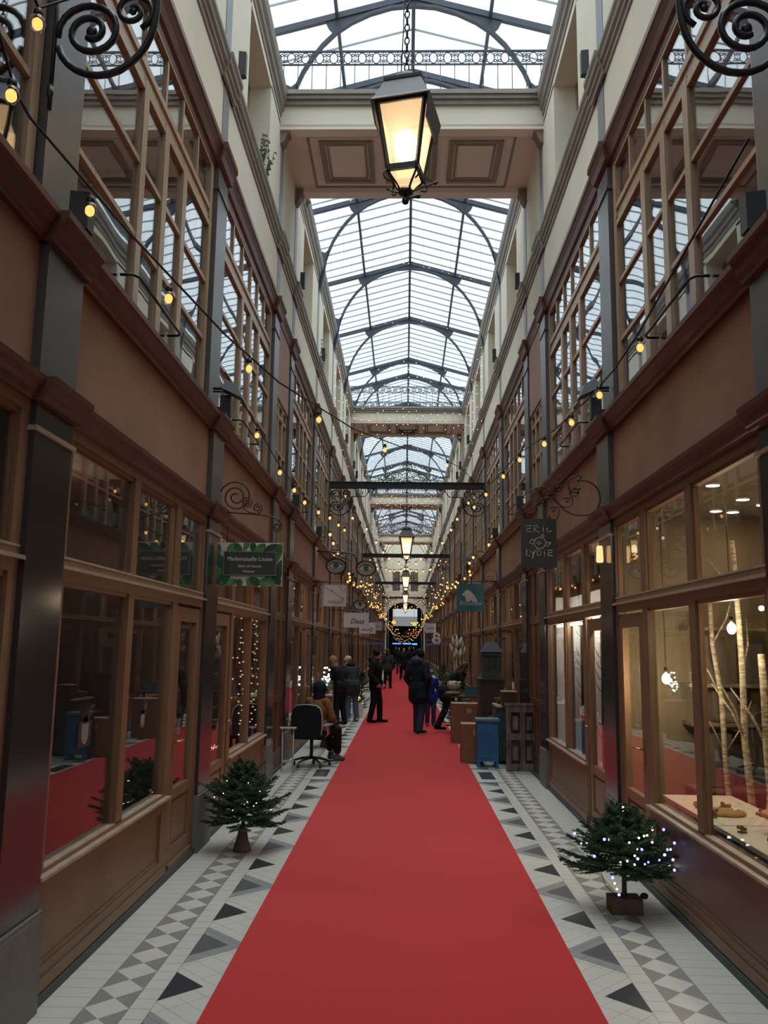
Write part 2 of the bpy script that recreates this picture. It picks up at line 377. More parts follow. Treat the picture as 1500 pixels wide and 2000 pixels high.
def shopfront(s, typ):
    """one bay of shop window with its transom lights; local y from 0 to LB"""
    fx = FX(s)
    mir = (lambda y: y) if typ == 'A' else (lambda y: LB-y)
    root = empty('window', 'x', None, kind='structure')
    f = MB(); p = MB(); sl = MB(); g1 = MB(); g2 = MB()
    def q(m, d0, d1, y0, y1, z0, z1, mm=0): m.box(fx(d0), fx(d1), mir(y0), mir(y1), z0, z1, mm)
    YM = [(0, .10), (1.215, 1.335), (2.33, 2.48), (3.29, LB)]
    for a, c in YM: q(f, -.03, -.09, a, c, (.66 if c < 3 and a < 2.2 else .06), 3.04)
    for a, c in YM:                                     # thin inner beads
        q(f, -.05, -.085, a-.012, c+.012, 2.30, 2.98)
        if c < 2.4: q(f, -.05, -.085, a-.012, c+.012, .668, 2.18)
    q(f, -.028, -.092, 0, LB, 2.975, 3.04); q(f, -.045, -.088, 0, LB, 2.95, 2.98)
    q(f, -.028, -.092, 0, LB, 2.175, 2.30)
    q(sl, .005, -.08, 0, LB, 2.238, 2.258); q(sl, -.025, -.08, 0, LB, 2.298, 2.312)
    q(f, -.045, -.1, 0, 2.4, 2.15, 2.18)
    q(f, -.028, -.092, 0, 2.40, .648, .668)
    q(sl, .012, -.1, 0, 2.42, .630, .648); q(sl, -.03, -.08, .1, 2.30, .662, .676)
    q(p, -.045, -.1, 0, 2.40, .06, .63)                  # stall riser: recessed field with raised border
    for z0, z1 in ((.115, .17), (.545, .628)): q(p, -.025, -.1, .12, 2.28, z0, z1)
    q(p, -.01, -.1, 0, 2.42, .058, .115)
    for a, c in ((0, .12), (2.28, 2.43)): q(p, -.0245, -.1, a, c, .115, .629)
    q(p, -.035, -.1, .12, 2.28, .17, .195); q(p, -.035, -.1, .12, 2.28, .52, .545)
    for a, c in ((.10, 1.215), (1.335, 2.33)): q(g1, -.072, -.078, a-.01, c+.01, .66, 2.165)
    for a, c in ((.10, 1.215), (1.335, 2.33), (2.48, 3.29)): q(g2, -.072, -.078, a-.01, c+.01, 2.29, 2.97)
    f.build('frame', WOOD, root); p.build('base_panel', WOODP, root); sl.build('sill', LEDGE, root)
    g1.build('pane', GL, root); g2.build('transom_pane', GL, root)
    d = empty('door', 'x', None, kind='structure')
    l = MB(); gp = MB(); h = MB()
    for a, c in ((2.52, 2.63), (3.17, 3.28)): q(l, -.04, -.09, a, c, .02, 2.15)
    q(l, -.04, -.09, 2.63, 3.17, 2.03, 2.15); q(l, -.04, -.09, 2.63, 3.17, .02, .20); q(l, -.04, -.09, 2.63, 3.17, .58, .66)
    q(l, -.06, -.08, 2.6, 3.2, .18, .62); q(l, -.05, -.09, 2.68, 3.12, .25, .55); q(l, -.02, -.09, 2.54, 3.26, .02, .09)
    q(gp, -.066, -.072, 2.62, 3.18, .65, 2.04)
    hy = 2.575
    for dd in (-.04,):
        h.box(fx(-.04), fx(-.028), mir(hy-.02), mir(hy+.02), .93, 1.12)
        h.tube([(fx(-.03), mir(hy), 1.05), (fx(.02), mir(hy), 1.05), (fx(.02), mir(hy+.12), 1.05)], .009, 8)
    l.build('leaf', WOOD, d); gp.build('pane', GL, d); h.build('door_handle', BRASS, d)
    return root, d
def upper_window(s):
    fx = FX(s); root = empty('window', 'x', None, kind='structure')
    f = MB(); g = MB()
    q = lambda m, d0, d1, y0, y1, z0, z1, mm=0: m.box(fx(d0), fx(d1), y0, y1, z0, z1, mm)
    YM = [(0, .09), (1.17, 1.28), (1.72, 1.84), (2.29, 2.41), (3.25, LB)]
    for a, c in YM: q(f, -.12, -.172, a, c, 4.04, 6.02)
    for a, c in ((0, .09), (3.25, LB)): q(f, -.122, -.172, a, c, 6.0, 6.62)
    for y in (.63, 1.18, 1.72, 2.22, 2.75): q(f, -.13, -.17, y-.022, y+.022, 6.15, 6.6)
    for z0, z1, e in ((4.04, 4.10, .003), (4.75, 4.79, .01), (5.33, 5.37, .01), (5.93, 5.99, .003), (6.10, 6.16, .003), (6.57, 6.64, .003)):
        q(f, -.12-e, -.17, 0, LB, z0, z1)
    q(f, -.14, -.19, 0, LB, 5.98, 6.1)
    q(g, -.150, -.155, .05, LB-.05, 4.07, 6.0); q(g, -.150, -.155, .05, LB-.05, 6.14, 6.6)
    f.build('frame', WOODU, root); g.build('pane', GLU, root)
    return root
def top_window(s):
    fx = FX(s); root = empty('window', 'x', None, kind='structure'); c = LB/2
    f = MB(); g = MB()
    q = lambda m, d0, d1, y0, y1, z0, z1, mm=0: m.box(fx(d0), fx(d1), y0, y1, z0, z1, mm)
    for a, e in ((c-.79, c-.70), (c-.04, c+.04), (c+.70, c+.79)): q(f, -.40, -.47, a, e, 7.95, 9.62)
    for z0, z1 in ((7.95, 8.05), (8.75, 8.80), (9.53, 9.62)): q(f, -.40, -.47, c-.79, c+.79, z0, z1)
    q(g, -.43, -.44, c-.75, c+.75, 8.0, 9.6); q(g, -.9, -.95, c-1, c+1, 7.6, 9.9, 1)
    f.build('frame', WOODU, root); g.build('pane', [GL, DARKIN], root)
    return root
def narrow_unit(s):
    fx = FX(s); L = 1.28
    d = empty('door', 'x', None, kind='structure')
    l = MB(); q = lambda m, d0, d1, y0, y1, z0, z1, mm=0: m.box(fx(d0), fx(d1), y0, y1, z0, z1, mm)
    q(l, -.05, -.1, 0, L, .05, 3.04)
    for a, c in ((0, .08), (.6, .68), (L-.08, L)): q(l, -.03, -.1, a, c, .05, 3.04)
    for z0, z1 in ((.05, .3), (1.0, 1.1), (2.2, 2.32), (2.95, 3.04)): q(l, -.03, -.1, 0, L, z0, z1)
    l.build('leaf', STAIRD, d)
    w = empty('window', 'x', None, kind='structure'); f = MB(); g = MB()
    for a, c in ((0, .1), (.38, .46), (.8, .9), (L-.1, L)): q(f, -.12, -.2, a, c, 4.04, 5.6)
    for z0, z1 in ((4.04, 4.1), (4.74, 4.8), (5.3, 5.36), (5.5, 5.6)): q(f, -.12, -.2, 0, L, z0, z1)
    q(g, -.150, -.155, .05, L-.05, 4.07, 5.55)
    f.build('frame', WOODU, w); g.build('pane', GLU, w)
    return d, w
WN = [0]; DN = [0]
def setname(o, kind):
    c = WN if kind == 'window' else DN; c[0] += 1; o.name = f'{kind}_{c[0]}'
def place_side(s):
    nm = SIDE[s]; build_side(s)
    prot = {t: shopfront(s, t) for t in 'AB'}; up = upper_window(s); tp = top_window(s); nar = narrow_unit(s)
    used = set()
    def place(o, key, y, kind, label, group):
        if key in used: o = copy_tree(o)
        used.add(key); o.location = (0, y, 0); setname(o, kind); tag(o, label, None, group, 'structure')
    for i, (y, t, k) in enumerate(BAYS):
        n = ORD[i]
        place(prot[t][0], 'w'+t, y, 'window', f'{n} wood-framed shop window on the {nm} side', 'shop windows')
        place(prot[t][1], 'd'+t, y, 'door', f'{n} glazed wooden shop door on the {nm} side', 'shop doors')
        place(up, 'u', y, 'window', f'{n} tall wooden upstairs window on the {nm} side', 'upstairs windows')
        place(tp, 't', y, 'window', f'{n} deep-set top storey window on the {nm} side', 'top storey windows')
    for i, (a, c) in enumerate(NARROW):
        place(nar[0], 'nd', a, 'door', f'{ORD[i]} dark-stained staircase door on the {nm} side', 'staircase doors')
        place(nar[1], 'nw', a, 'window', f'{ORD[i]} narrow staircase window under a pink panel on the {nm} side', 'staircase windows')
for s in (-1, 1): place_side(s)
# ------------------------------------------------------------------ roof
RZ, RS = 12.0, .277           # ridge height, fall per metre
XR = .05; XE = 2.55
def rz(x): return RZ-RS*abs(x)
def beamseg(m, p, q, w, h, mm=0):   # box bar from p to q; w horizontal, h vertical
    p = Vector(p); q = Vector(q); t = (q-p).normalized(); u = t.cross(Vector((0, 0, 1))).normalized(); v = u.cross(t)
    vs = [a+u*(w/2*i)+v*(h/2*j) for a in (p, q) for i, j in ((-1, -1), (1, -1), (1, 1), (-1, 1))]
    m.add(vs, [(0, 1, 2, 3), (7, 6, 5, 4), (0, 4, 5, 1), (1, 5, 6, 2), (2, 6, 7, 3), (3, 7, 4, 0)], mm)
gp = MB(); gb = MB(); pu = MB()
for s in (-1, 1):
    for k in range(-1, 4):
        y0 = 11.68+PER*k; 
        for a, c in ((y0-.15, y0+2.05), (y0+2.05, y0+16.86)):
            vs = [(XR, a, RZ), (XR+s*XE, a, rz(XE)), (XR+s*XE, c, rz(XE)), (XR, c, RZ)]
            gp.add(vs, [(0, 1, 2, 3)])
    gp.add([(XR+s*XE, YS, 10.08), (XR+s*XE, YE, 10.08), (XR+s*XE, YE, rz(XE)), (XR+s*XE, YS, rz(XE))], [(0, 1, 2, 3)])
    for x in (1.2,):
        beamseg(pu, (XR+s*x, YS, rz(x)-.06), (XR+s*x, YE, rz(x)-.06), .05, .09)
    beamseg(pu, (XR+s*XE, YS, rz(XE)-.05), (XR+s*XE, YE, rz(XE)-.05), .08, .12)
beamseg(pu, (XR, YS, RZ-.04), (XR, YE, RZ-.04), .06, .10)
y = YS; i = 0
while y < YE:
    ph = (y-11.68+PER*3) % PER
    if ph > 2.1 or abs(ph-1.0) < .22:
        for s in (-1, 1):
            beamseg(gb, (XR, y, RZ-.012), (XR+s*XE, y, rz(XE)-.012), .018, .03)
    for s in (-1, 1): beamseg(gb, (XR+s*XE, y, 10.1), (XR+s*XE, y, rz(XE)), .02, .03)
    y += .418
es = MB(); es.box(XC-W-.1, XC+W+.1, YS-3, 1.2, 10.0, 10.08)   # unseen slab for the inferred entrance building, sized to darken the near floor
ceil = empty('ceiling', 'pitched iron and glass roof over the arcade', None, kind='structure')
gp.build('roof_glass', GLR, ceil, norm=False); gb.build('glazing_bars', BAR, ceil); pu.build('purlins', IRON, ceil); es.build('entrance_shade_soffit', SOFF, ceil)
def make_arch():
    root = empty('roof_arch', 'x', 'roof arch')
    r = MB(); t = .05
    for s in (-1, 1):
        beamseg(r, (0, 0, RZ-.05), (s*XE, 0, rz(XE)-.05), .07, .10)
    r.build('rafter', IRON, root)
    a = MB(); half = [(0, 11.80), (.35, 11.765), (.69, 11.655), (.98, 11.505), (1.22, 11.325), (1.42, 11.11), (1.58, 10.88), (1.71, 10.65), (1.80, 10.42), (1.865, 10.2), (1.90, 9.95)]
    pts = [(-x, 0, z) for x, z in half[::-1]] + [(x, 0, z) for x, z in half[1:]]
    a.ribbon(pts, .05, .07)
    a.build('arch_rib', IRON, root)
    for s in (-1, 1):
        g = MB()
        inner = [(s*x, z) for x, z in half[:5]]
        outer = [(s*1.40, rz(1.40)-.06), (s*.9, rz(.9)-.06), (0, RZ-.06)]
        g.plate(inner + [(s*1.24, 11.30), (s*1.33, 11.40)] + outer, -.015, .015)
        leg = [(s*1.80, 10.42), (s*1.88, 10.35), (s*1.99, 10.40), (s*1.99, 9.62), (s*1.955, 9.45), (s*1.93, 9.62), (s*1.875, 9.90), (s*1.86, 10.2)]
        g.build('gusset_plate', IRON, root)
        g = MB(); g.plate(leg, -.08, .08); g.build('foot_bracket', IRON, root)
    return root
arch = make_arch(); AY = []
for k in range(-1, 5):
    y0 = 11.68+PER*k
    for o in (.22, 1.98, 5.8, 9.615, 13.43):
        if y0+o < YE: AY.append(y0+o)
for i, y in enumerate(AY):
    o = arch if i == 0 else copy_tree(arch)
    o.location = (XR, y, 0); tag(o, f'dark iron roof arch, {ORD[i]} of the row from the near end', 'roof arch', 'iron roof arches')
# ------------------------------------------------------------------ footbridges
def make_bridge():
    root = empty('footbridge', 'x', 'footbridge'); D = 2.0
    x0, x1 = XC-W-.1, XC+W+.1
    m = MB(); m.box(x0, x1, 0, .12, 9.56, 9.98); m.box(x0, x1, D-.12, D, 9.56, 9.98); m.build('fascia', CREAM, root)
    m = MB(); m.box(x0, x1, .12, D-.12, 9.60, 9.9); m.box(x0, x1, -.0, .2, 9.52, 9.6); m.box(x0, x1, D-.2, D, 9.52, 9.6)
    m.build('soffit', SOFF, root)
    c = MB()
    def ring(a0, a1, y0, y1, w, z0, z1):
        c.box(a0, a1, y0, y0+w, z0, z1); c.box(a0, a1, y1-w, y1, z0, z1); c.box(a0, a0+w, y0+w, y1-w, z0, z1); c.box(a1-w, a1, y0+w, y1-w, z0, z1)
    ring(XC-1.62, XC+1.62, .28, D-.24, .035, 9.585, 9.61)
    for cx in (-1.02, 0, 1.02):
        ring(XC+cx-.42, XC+cx+.42, .40, D-.40, .075, 9.57, 9.61); ring(XC+cx-.31, XC+cx+.31, .51, D-.51, .03, 9.585, 9.61)
    c.build('coffer_moulding', TAUPE, root)
    m = MB()
    for y0, sgn in ((0, -1), (D, 1)):
        m.box(x0, x1, y0, y0+sgn*.05, 9.90, 9.97); m.box(x0, x1, y0-sgn*.1, y0+sgn*.09, 9.97, 10.03); m.box(x0, x1, y0-sgn*.1, y0+sgn*.12, 10.03, 10.10)
    m.build('cornice', TAUPE, root)
    for s in (-1, 1):
        for yy in (.0, D-.26):
            m = MB(); fx = FX(s); m.prof([(-.1, 9.58), (.04, 9.58), (.035, 9.50), (.0, 9.46), (-.02, 9.40), (-.06, 9.33), (-.1, 9.31)], fx, yy+.03, yy+.23); m.build('corbel', CORB, root)
    for yy in (.05, D-.05):
        r = MB(); z0, z1 = 10.64, 10.84; X0, X1 = x0-.2, x1+.2
        r.box(X0, X1, yy-.015, yy+.015, z1, z1+.025); r.box(X0, X1, yy-.012, yy+.012, z0-.02, z0)
        n = 20; st = (X1-X0)/n
        for i in range(n):
            c0 = X0+st*(i+.5); cz = (z0+z1)/2
            r.tube([(c0+.062*math.cos(2*PI*j/10), yy, cz+.09*math.sin(2*PI*j/10)) for j in range(10)], .009, 4, closed=True)
            for sx in (-1, 1):
                r.tube([(c0+sx*(.075+.022*math.cos(2*PI*j/6)), yy, cz+.05+.022*math.sin(2*PI*j/6)) for j in range(6)], .009, 4, closed=True)
                r.tube([(c0+sx*(.075+.022*math.cos(2*PI*j/6)), yy, cz-.05+.022*math.sin(2*PI*j/6)) for j in range(6)], .009, 4, closed=True)
            r.tube([(c0-st/2, yy, z0), (c0-st/2, yy, z1)], .006, 4)
        for i in range(n+1): r.tube([(X0+st*i, yy, 10.1), (X0+st*i, yy, z0)], .007, 5)
        r.build('railing', IRON, root)
    return root
br = make_bridge()
for k in range(-1, 4):
    o = br if k == -1 else copy_tree(br); o.location = (0, 11.65+PER*k, 0)
    tag(o, ['cream coffered footbridge behind the near end of the arcade', 'cream coffered footbridge behind the large hanging lantern', 'cream footbridge seen through the hanging fairy light curtain', 'third visible cream footbridge, just above the second black iron beam', 'farthest small cream footbridge at the end of the arcade'][k+1], 'footbridge', 'cream footbridges')
# ------------------------------------------------------------------ far end of the arcade
ENDY = YE+.2
m = MB()
hw, sp = 1.75, 4.6
arc = [(XC-hw, 0.), (XC-hw, sp)] + [(XC-hw*math.cos(PI*i/14), sp+hw*.75*math.sin(PI*i/14)) for i in range(1, 14)] + [(XC+hw, sp), (XC+hw, 0.)]
X0, X1 = XC-W-.6, XC+W+.6
for i in range(len(arc)-1):
    (xa, za), (xb, zb) = arc[i], arc[i+1]
    if abs(xa-xb) < 1e-6: continue
    m.plate([(xa, za), (xb, zb), (xb, 9.6), (xa, 9.6)], ENDY, ENDY+.4, 0)
m.box(X0, XC-hw, ENDY, ENDY+.4, 0, 9.6, 0); m.box(XC+hw, X1, ENDY, ENDY+.4, 0, 9.6, 0); m.box(X0, X1, ENDY, ENDY+.4, 9.6, 12.2, 0)
for cx in (-.85, .85): m.box(XC+cx-.35, XC+cx+.35, ENDY-.02, ENDY+.05, 7.0, 8.8, 1)
m.box(X0, XC-hw-.02, ENDY+.4, 91, 0, 6.2, 1); m.box(XC+hw+.02, X1, ENDY+.4, 91, 0, 6.2, 1); m.box(X0, X1, ENDY+.4, 91, 6.2, 6.5, 1)
tag(m.build('wall_far', [CREAM, DARKIN]), 'far end wall of the arcade with a dark arched opening', None, kind='structure')
LITW = emit('lit_fanlight', (.85, .93, 1), .62); LITD = emit('dim_fanlight', (.85, .88, .9), .26); BLUEG = emit('blue_shop_light', (.10, .32, 1), 2.2)
TEALB = mat('teal_board', (.05, .13, .17), .6, .3, .1, 4)
sf = empty('shop_display', 'small blue-lit shop front glimpsed through the far archway', 'shop display', (XC, 90.5, 0))
m = MB(); m.box(-1.75, 1.75, 0, .3, 0, 3.2); m.build('board', TEALB, sf)
m = MB(); m.box(-1.3, -.4, -.03, 0, 2.0, 2.1); m.box(-.2, .7, -.03, 0, 2.0, 2.1); m.box(.8, 1.3, -.03, 0, 1.95, 2.1); m.build('light_strip', BLUEG, sf)
fw = empty('fanlight', 'bright white window band over the far shop front', 'fanlight', (XC, 90.5, 0))
m = MB(); m.box(-1.3, 1.3, 0, .1, 4.9, 5.7); m.box(-1.3, 1.3, .0, .1, 3.9, 4.9, 1); m.build('pane', [LITW, LITD], fw)
aw = empty('awning', 'small red awning under the far archway', 'awning', (.9, 82., 3.0)); m = MB(); m.add([(-.9, 0, 0), (.9, 0, 0), (.9, .5, .3), (-.9, .5, .3), (-.9, .0, -.14), (.9, .0, -.14)], [(0, 1, 2, 3), (4, 5, 1, 0)]); m.build('canvas', mat('red_canvas', (.35, .04, .03), .8, .2, .1, 5), aw)
for x_, z_, c_, n_, t_ in ((.85, 3.75, (.55, .75, .08), 'globe_lamp', 'yellow-green glowing globe lamp near the far archway'), (-.95, 3.9, (1, .48, .1), 'amber_lamp', 'orange glowing lamp on the left near the far archway')):
    m = MB(); m.ell((0, 0, 0), .19, 12, 8); o = m.build(n_, emit(n_+'_glow', c_, 1.1)); o.location = (x_, 75., z_); tag(o, t_, 'lamp')
    q = MB(); q.tube([(0, 0, .19), (0, 0, 1.6)], .01, 4); q.build('cord', BLACK, o)
m = MB(); m.box(-1.75, 1.75, .02, .2, 3.2, 6.2); m.build('frame', DARKIN, fw)
# ------------------------------------------------------------------ black iron cross beams with scroll brackets
def make_beam():
    root = empty('iron_beam', 'x', 'iron beam')
    b = MB(); xw = W+.09
    b.box(-xw, xw, -.03, .03, 0, .19); b.box(-xw, xw, -.06, .06, .175, .20); b.box(-xw, xw, -.06, .06, -.005, .02)
    b.build('girder', BLACK, root)
    for i in range(6):
        r = MB(); x = -1.5+.6*i; r.ell((x, -.035, .10), (.02, .02, .02), 8, 5); r.build('rivet', BLACK, root)
    for s in (-1, 1):
        k = MB()
        P = lambda pts: [(s*(xw-x*1.12), y, z*1.1) for x, y, z in pts]
        T = lambda pts, r: k.tube(P(pts), r, 7)
        T([(.012, 0, 0), (.012, 0, -.95)], .013); k.lathe([(.002, -1.02), (.02, -.95), (.013, -.9)], (s*(xw-.012), 0, 0), 8)
        # big lower scroll: comes down from the arm, round the bottom, then coils in
        big = bez((.50, 0, -.24), (.50, 0, -.40), (.53, 0, -.62), (.34, 0, -.74), 10)[:-1] + bez((.34, 0, -.74), (.20, 0, -.82), (.02, 0, -.72), (.03, 0, -.56), 8)[:-1]
        T(big, .020)
        T(spiral((.185, -.53), .16, .035, PI*1.05, -1.85, 34), .019); k.ell(P([(.19, 0, -.53)])[0], (.032, .02, .032), 8, 6)
        T(spiral((.385, -.42), .105, .02, -PI*.35, 1.5, 24), .016); k.ell(P([(.385, 0, -.42)])[0], (.022, .016, .022), 8, 6)
        # upper pair
        T(spiral((.15, -.17), .14, .03, -PI*.5, -1.5, 28), .016); T(spiral((.38, -.14), .10, .025, -PI*.55, 1.6, 28), .015)
        for a in range(5): k.ell(P([(.265+.035*math.cos(a*1.26), 0, -.25+.035*math.sin(a*1.26))])[0], (.03, .014, .018), 7, 5)
        # flat arm and end curl
        T([(.50, 0, -.24), (.78, 0, -.235), (.83, 0, -.20)], .016)
        T(bez((.83, 0, -.20), (.88, 0, -.1), (.92, 0, -.02), (1.02, 0, -.03), 8), .012); T(spiral((1.01, -.10), .085, .02, PI*.55, -1.5, 24), .011)
        T(spiral((.68, -.13), .085, .02, -PI*.5, 1.4, 22), .010); T(spiral((.62, -.17), .05, .015, 0, -1.3, 16), .009)
        T([(.02, 0, -.01), (1.0, 0, -.01)], .010)
        k.build('scroll_bracket', BLACK, root)
    return root
bm_ = make_beam(); BEAMY = [4.08, 21.12, 38.13, 55.1, 72.1]
BL = ['black iron beam above the view whose scroll brackets hang into the top corners', 'black iron beam with scroll brackets crossing in front of the third bridge', 'second black iron beam, crossing just behind the lit lantern in the middle', 'third black iron beam, thin and far down the arcade', 'farthest thin iron beam before the end arch']
for i, y in enumerate(BEAMY):
    o = bm_ if i == 0 else copy_tree(bm_)
    o.location = (XC, y, 5.70 if i == 0 else 5.79); o.scale = (1, 1, 1 if i == 0 else .82); tag(o, BL[i], 'iron beam', 'iron cross beams')
# ------------------------------------------------------------------ lanterns
LGLASS = emit('frosted_lantern_glass', (1, .60, .27), 1.15); LCORE = emit('lantern_bulb', (1, .88, .62), 9)
def frosted():
    m, nt, out = new_mat('opal_glass'); N = nt.nodes.new; L = nt.links.new
    t = N('ShaderNodeBsdfTransparent'); t.inputs[0].default_value = (1, .86, .66, 1)
    d = N('ShaderNodeBsdfTranslucent'); d.inputs[0].default_value = (1, .80, .55, 1)
    a = N('ShaderNodeMixShader'); a.inputs[0].default_value = .24; L(t.outputs[0], a.inputs[1]); L(d.outputs[0], a.inputs[2])
    e = N('ShaderNodeEmission'); e.inputs[0].default_value = (1, .66, .38, 1); e.inputs[1].default_value = .60
    s = N('ShaderNodeAddShader'); L(a.outputs[0], s.inputs[0]); L(e.outputs[0], s.inputs[1]); L(s.outputs[0], out.inputs[0])
    m.cycles.emission_sampling = 'NONE'
    return m
OPAL = frosted()
def make_lantern(chain=4.6):
    root = empty('hanging_lantern', 'x', 'lantern')
    b = MB()
    # tapered body: half 0.25 at top z=.62, 0.135 at bottom z=0
    T_, B_, H = .225, .135, .62
    pts = {}
    for sx in (-1, 1):
        for sy in (-1, 1):
            beamseg(b, (sx*B_, sy*B_, 0), (sx*T_, sy*T_, H), .032, .032)
    for z, r in ((0, B_), (H, T_)):
        for sgn in (-1, 1):
            b.box(-r-.016, r+.016, sgn*r-.016, sgn*r+.016, z-.03, z+.03); b.box(sgn*r-.016, sgn*r+.016, -r-.016, r+.016, z-.03, z+.03)
    # lower cage
    for sx in (-1, 1):
        for sy in (-1, 1):
            b.tube(bez((sx*B_, sy*B_, 0), (sx*B_*.9, sy*B_*.9, -.09), (sx*.05, sy*.05, -.1), (sx*.045, sy*.045, -.19), 6), .011, 5)
            b.tube(bez((sx*B_, sy*B_, 0), (sx*.17, sy*.17, -.05), (sx*.19, sy*.19, -.12), (sx*.12, sy*.12, -.12), 6), .009, 5)
    b.lathe([(.06, -.20), (.07, -.19), (.065, -.165), (.05, -.15)], n=10)
    b.build('frame', BLACK, root)
    g = MB()
    for sx in (-1, 1):
        g.add([(sx*B_, -B_, 0), (sx*B_, B_, 0), (sx*T_, T_, H), (sx*T_, -T_, H)], [(0, 1, 2, 3)])
        g.add([(-B_, sx*B_, 0), (B_, sx*B_, 0), (T_, sx*T_, H), (-T_, sx*T_, H)], [(0, 1, 2, 3)])
        g.add([(sx*B_, -B_, 0), (sx*B_, B_, 0), (sx*.06, .06, -.15), (sx*.06, -.06, -.15)], [(0, 1, 2, 3)])
        g.add([(-B_, sx*B_, 0), (B_, sx*B_, 0), (.06, sx*.06, -.15), (-.06, sx*.06, -.15)], [(0, 1, 2, 3)])
    g.build('opal_pane', OPAL, root)
    c = MB(); E = .275
    c.frustum((0, 0), (E, E), (E-.02, E-.02), H+.0, H+.03); c.frustum((0, 0), (E-.02, E-.02), (.17, .17), H+.03, H+.24); c.frustum((0, 0), (.178, .178), (.182, .182), H+.24, H+.27)
    c.lathe([(.12, H+.26), (.13, H+.30), (.12, H+.345), (.08, H+.38), (.0, H+.40)], n=14)
    for sx in (-1, 1): c.add([(sx*(E-.01), -E, H), (sx*(E-.01), E, H), (sx*(E-.045), E-.05, H-.22), (sx*(E-.045), -E+.05, H-.22), (sx*(E+.004), -E, H), (sx*(E+.004), E, H), (sx*(E-.03), E-.05, H-.22), (sx*(E-.03), -E+.05, H-.22)], [(0,1,2,3),(4,5,6,7),(0,1,5,4),(2,3,7,6),(1,2,6,5),(0,3,7,4)])
    c.build('roof_cap', mat('lantern_tin', (.055, .052, .05), .5, .5, .08, 6), root)
    f = MB(); f.lathe([(.0, -.31), (.03, -.29), (.035, -.26), (.018, -.235), (.02, -.20)], n=8)
    f.tube([(0, 0, -.25), (.11, -.02, -.25)], .01, 5); f.ell((.125, -.02, -.25), .022, 8, 6)
    f.tube([(.0, .0, -.19), (.09, .02, -.16), (.30, .05, -.09)], .008, 5); f.ell((.27, .05, -.1), .018, 6, 5)
    f.tube([(.0, .0, -.19), (-.1, .02, -.16), (-.19, .05, -.10)], .008, 5); f.ell((-.18, .05, -.1), .018, 6, 5)
    f.build('gas_tap', BLACK, root)
    l = MB(); l.ell((0, 0, .27), (.11, .11, .17), 14, 10); l.build('bulb', LCORE, root)
    ch = MB(); z = H+.40; i = 0
    while z < H+chain:
        r = [(0.022*math.cos(2*PI*j/8)*(1 if i % 2 else 0), .022*math.cos(2*PI*j/8)*(0 if i % 2 else 1), z+.045*math.sin(2*PI*j/8)) for j in range(8)]
        ch.tube(r, .0075, 4, closed=True); z += .07; i += 1
    ch.build('chain', BLACK, root)
    cw = MB(); cw.tube([(-.06, .0, H+.3), (-.035, 0, H+.9), (-.03, 0, H+chain)], .006, 5); cw.build('power_cable', BLACK, root)
    return root
LY = [(-.03, 7.25, 6.17, 5.0), (.04, 29.6, 5.0, 3.2), (.04, 46.6, 5.0, 3.2), (.04, 63.6, 5.0, 3.2), (.04, 76.0, 5.0, 3.9)]
LL = ['large lit square lantern hanging on a chain in front of the first bridge', 'lit lantern above the second iron beam, in the middle of the arcade', 'small lit lantern above the third iron beam', 'tiny lit lantern just above the far end arch', 'faintest lit lantern inside the outline of the far arch']
ln = None
for i, (x, y, z, c) in enumerate(LY):
    if i == 0: o = make_lantern(c); o.rotation_euler = (0, 0, math.radians(-13))
    elif i == 1: o = ln = make_lantern(c)
    else: o = copy_tree(ln)
    o.location = (x, y, z); tag(o, LL[i], 'lantern', 'hanging lanterns')
    if i < 3:
        pl = bpy.data.lights.new('lantern_light', 'POINT'); pl.color = (1, .68, .38); pl.energy = (48 if i == 0 else 30); pl.shadow_soft_size = .12
        po = bpy.data.objects.new('lantern_light', pl); COL.objects.link(po); po.location = (0, 0, .24); po.parent = o
# iron hooks under the bridges that carry them
for i, y in enumerate((29.6, 46.6, 63.6)):
    m = MB()
    m.box(-.36, .36, -.02, .02, 9.50, 9.53)
    for s in (-1, 1):
        m.tube(spiral((s*.16, 9.40), .09, .02, PI/2, s*-1.4, 20), .016, 5); m.tube([(s*.3, 0, 9.5), (s*.18, 0, 9.46), (0, 0, 9.3)], .016, 5)
    m.tube([(0, 0, 9.5), (0, 0, 8.9)], .014, 5); m.tube([(-.13, 0, 8.96), (.13, 0, 8.96)], .014, 5)
    for s in (-1, 1): m.ell((s*.12, 0, 8.96), .03, 6, 5)
    o = m.build('lantern_hook', BLACK); o.location = (.04, y, 0)
    tag(o, ['scrolled iron lantern hook under the second bridge', 'scrolled iron lantern hook under the third bridge', 'tiny scrolled iron hook under the fourth bridge'][i], 'hook', 'lantern hooks')
# ------------------------------------------------------------------ festoon bulbs on cables
def bulb_proto(detail=True):
    r = bpy.data.objects.new('bulb', None)
    g = MB()
    if detail:
        g.lathe([(.001, -.118), (.022, -.112), (.036, -.09), (.039, -.07), (.032, -.045), (.02, -.03)], n=12)
        gm = g.build('bulb', GLB)
        f = MB(); f.ell((0, 0, -.078), (.027, .027, .031), 8, 6); f.build('filament', BULB, gm)
        s = MB(); s.lathe([(.021, -.034), (.024, -.03), (.022, 0), (.010, .01)], n=10); s.build('socket', BLACK, gm)
    else:
        g.ell((0, 0, -.07), (.034, .034, .040), 7, 5); gm = g.build('bulb', BULBFAR)
        s = MB(); s.lathe([(.021, -.034), (.02, .01)], n=6); s.build('socket', BLACK, gm)
    return gm
BULBFAR = emit('warm_bulb', (1, .52, .15), 1.7)
bp1, bp2 = bulb_proto(True), bulb_proto(False)
proto_used = {'a': False, 'b': False}
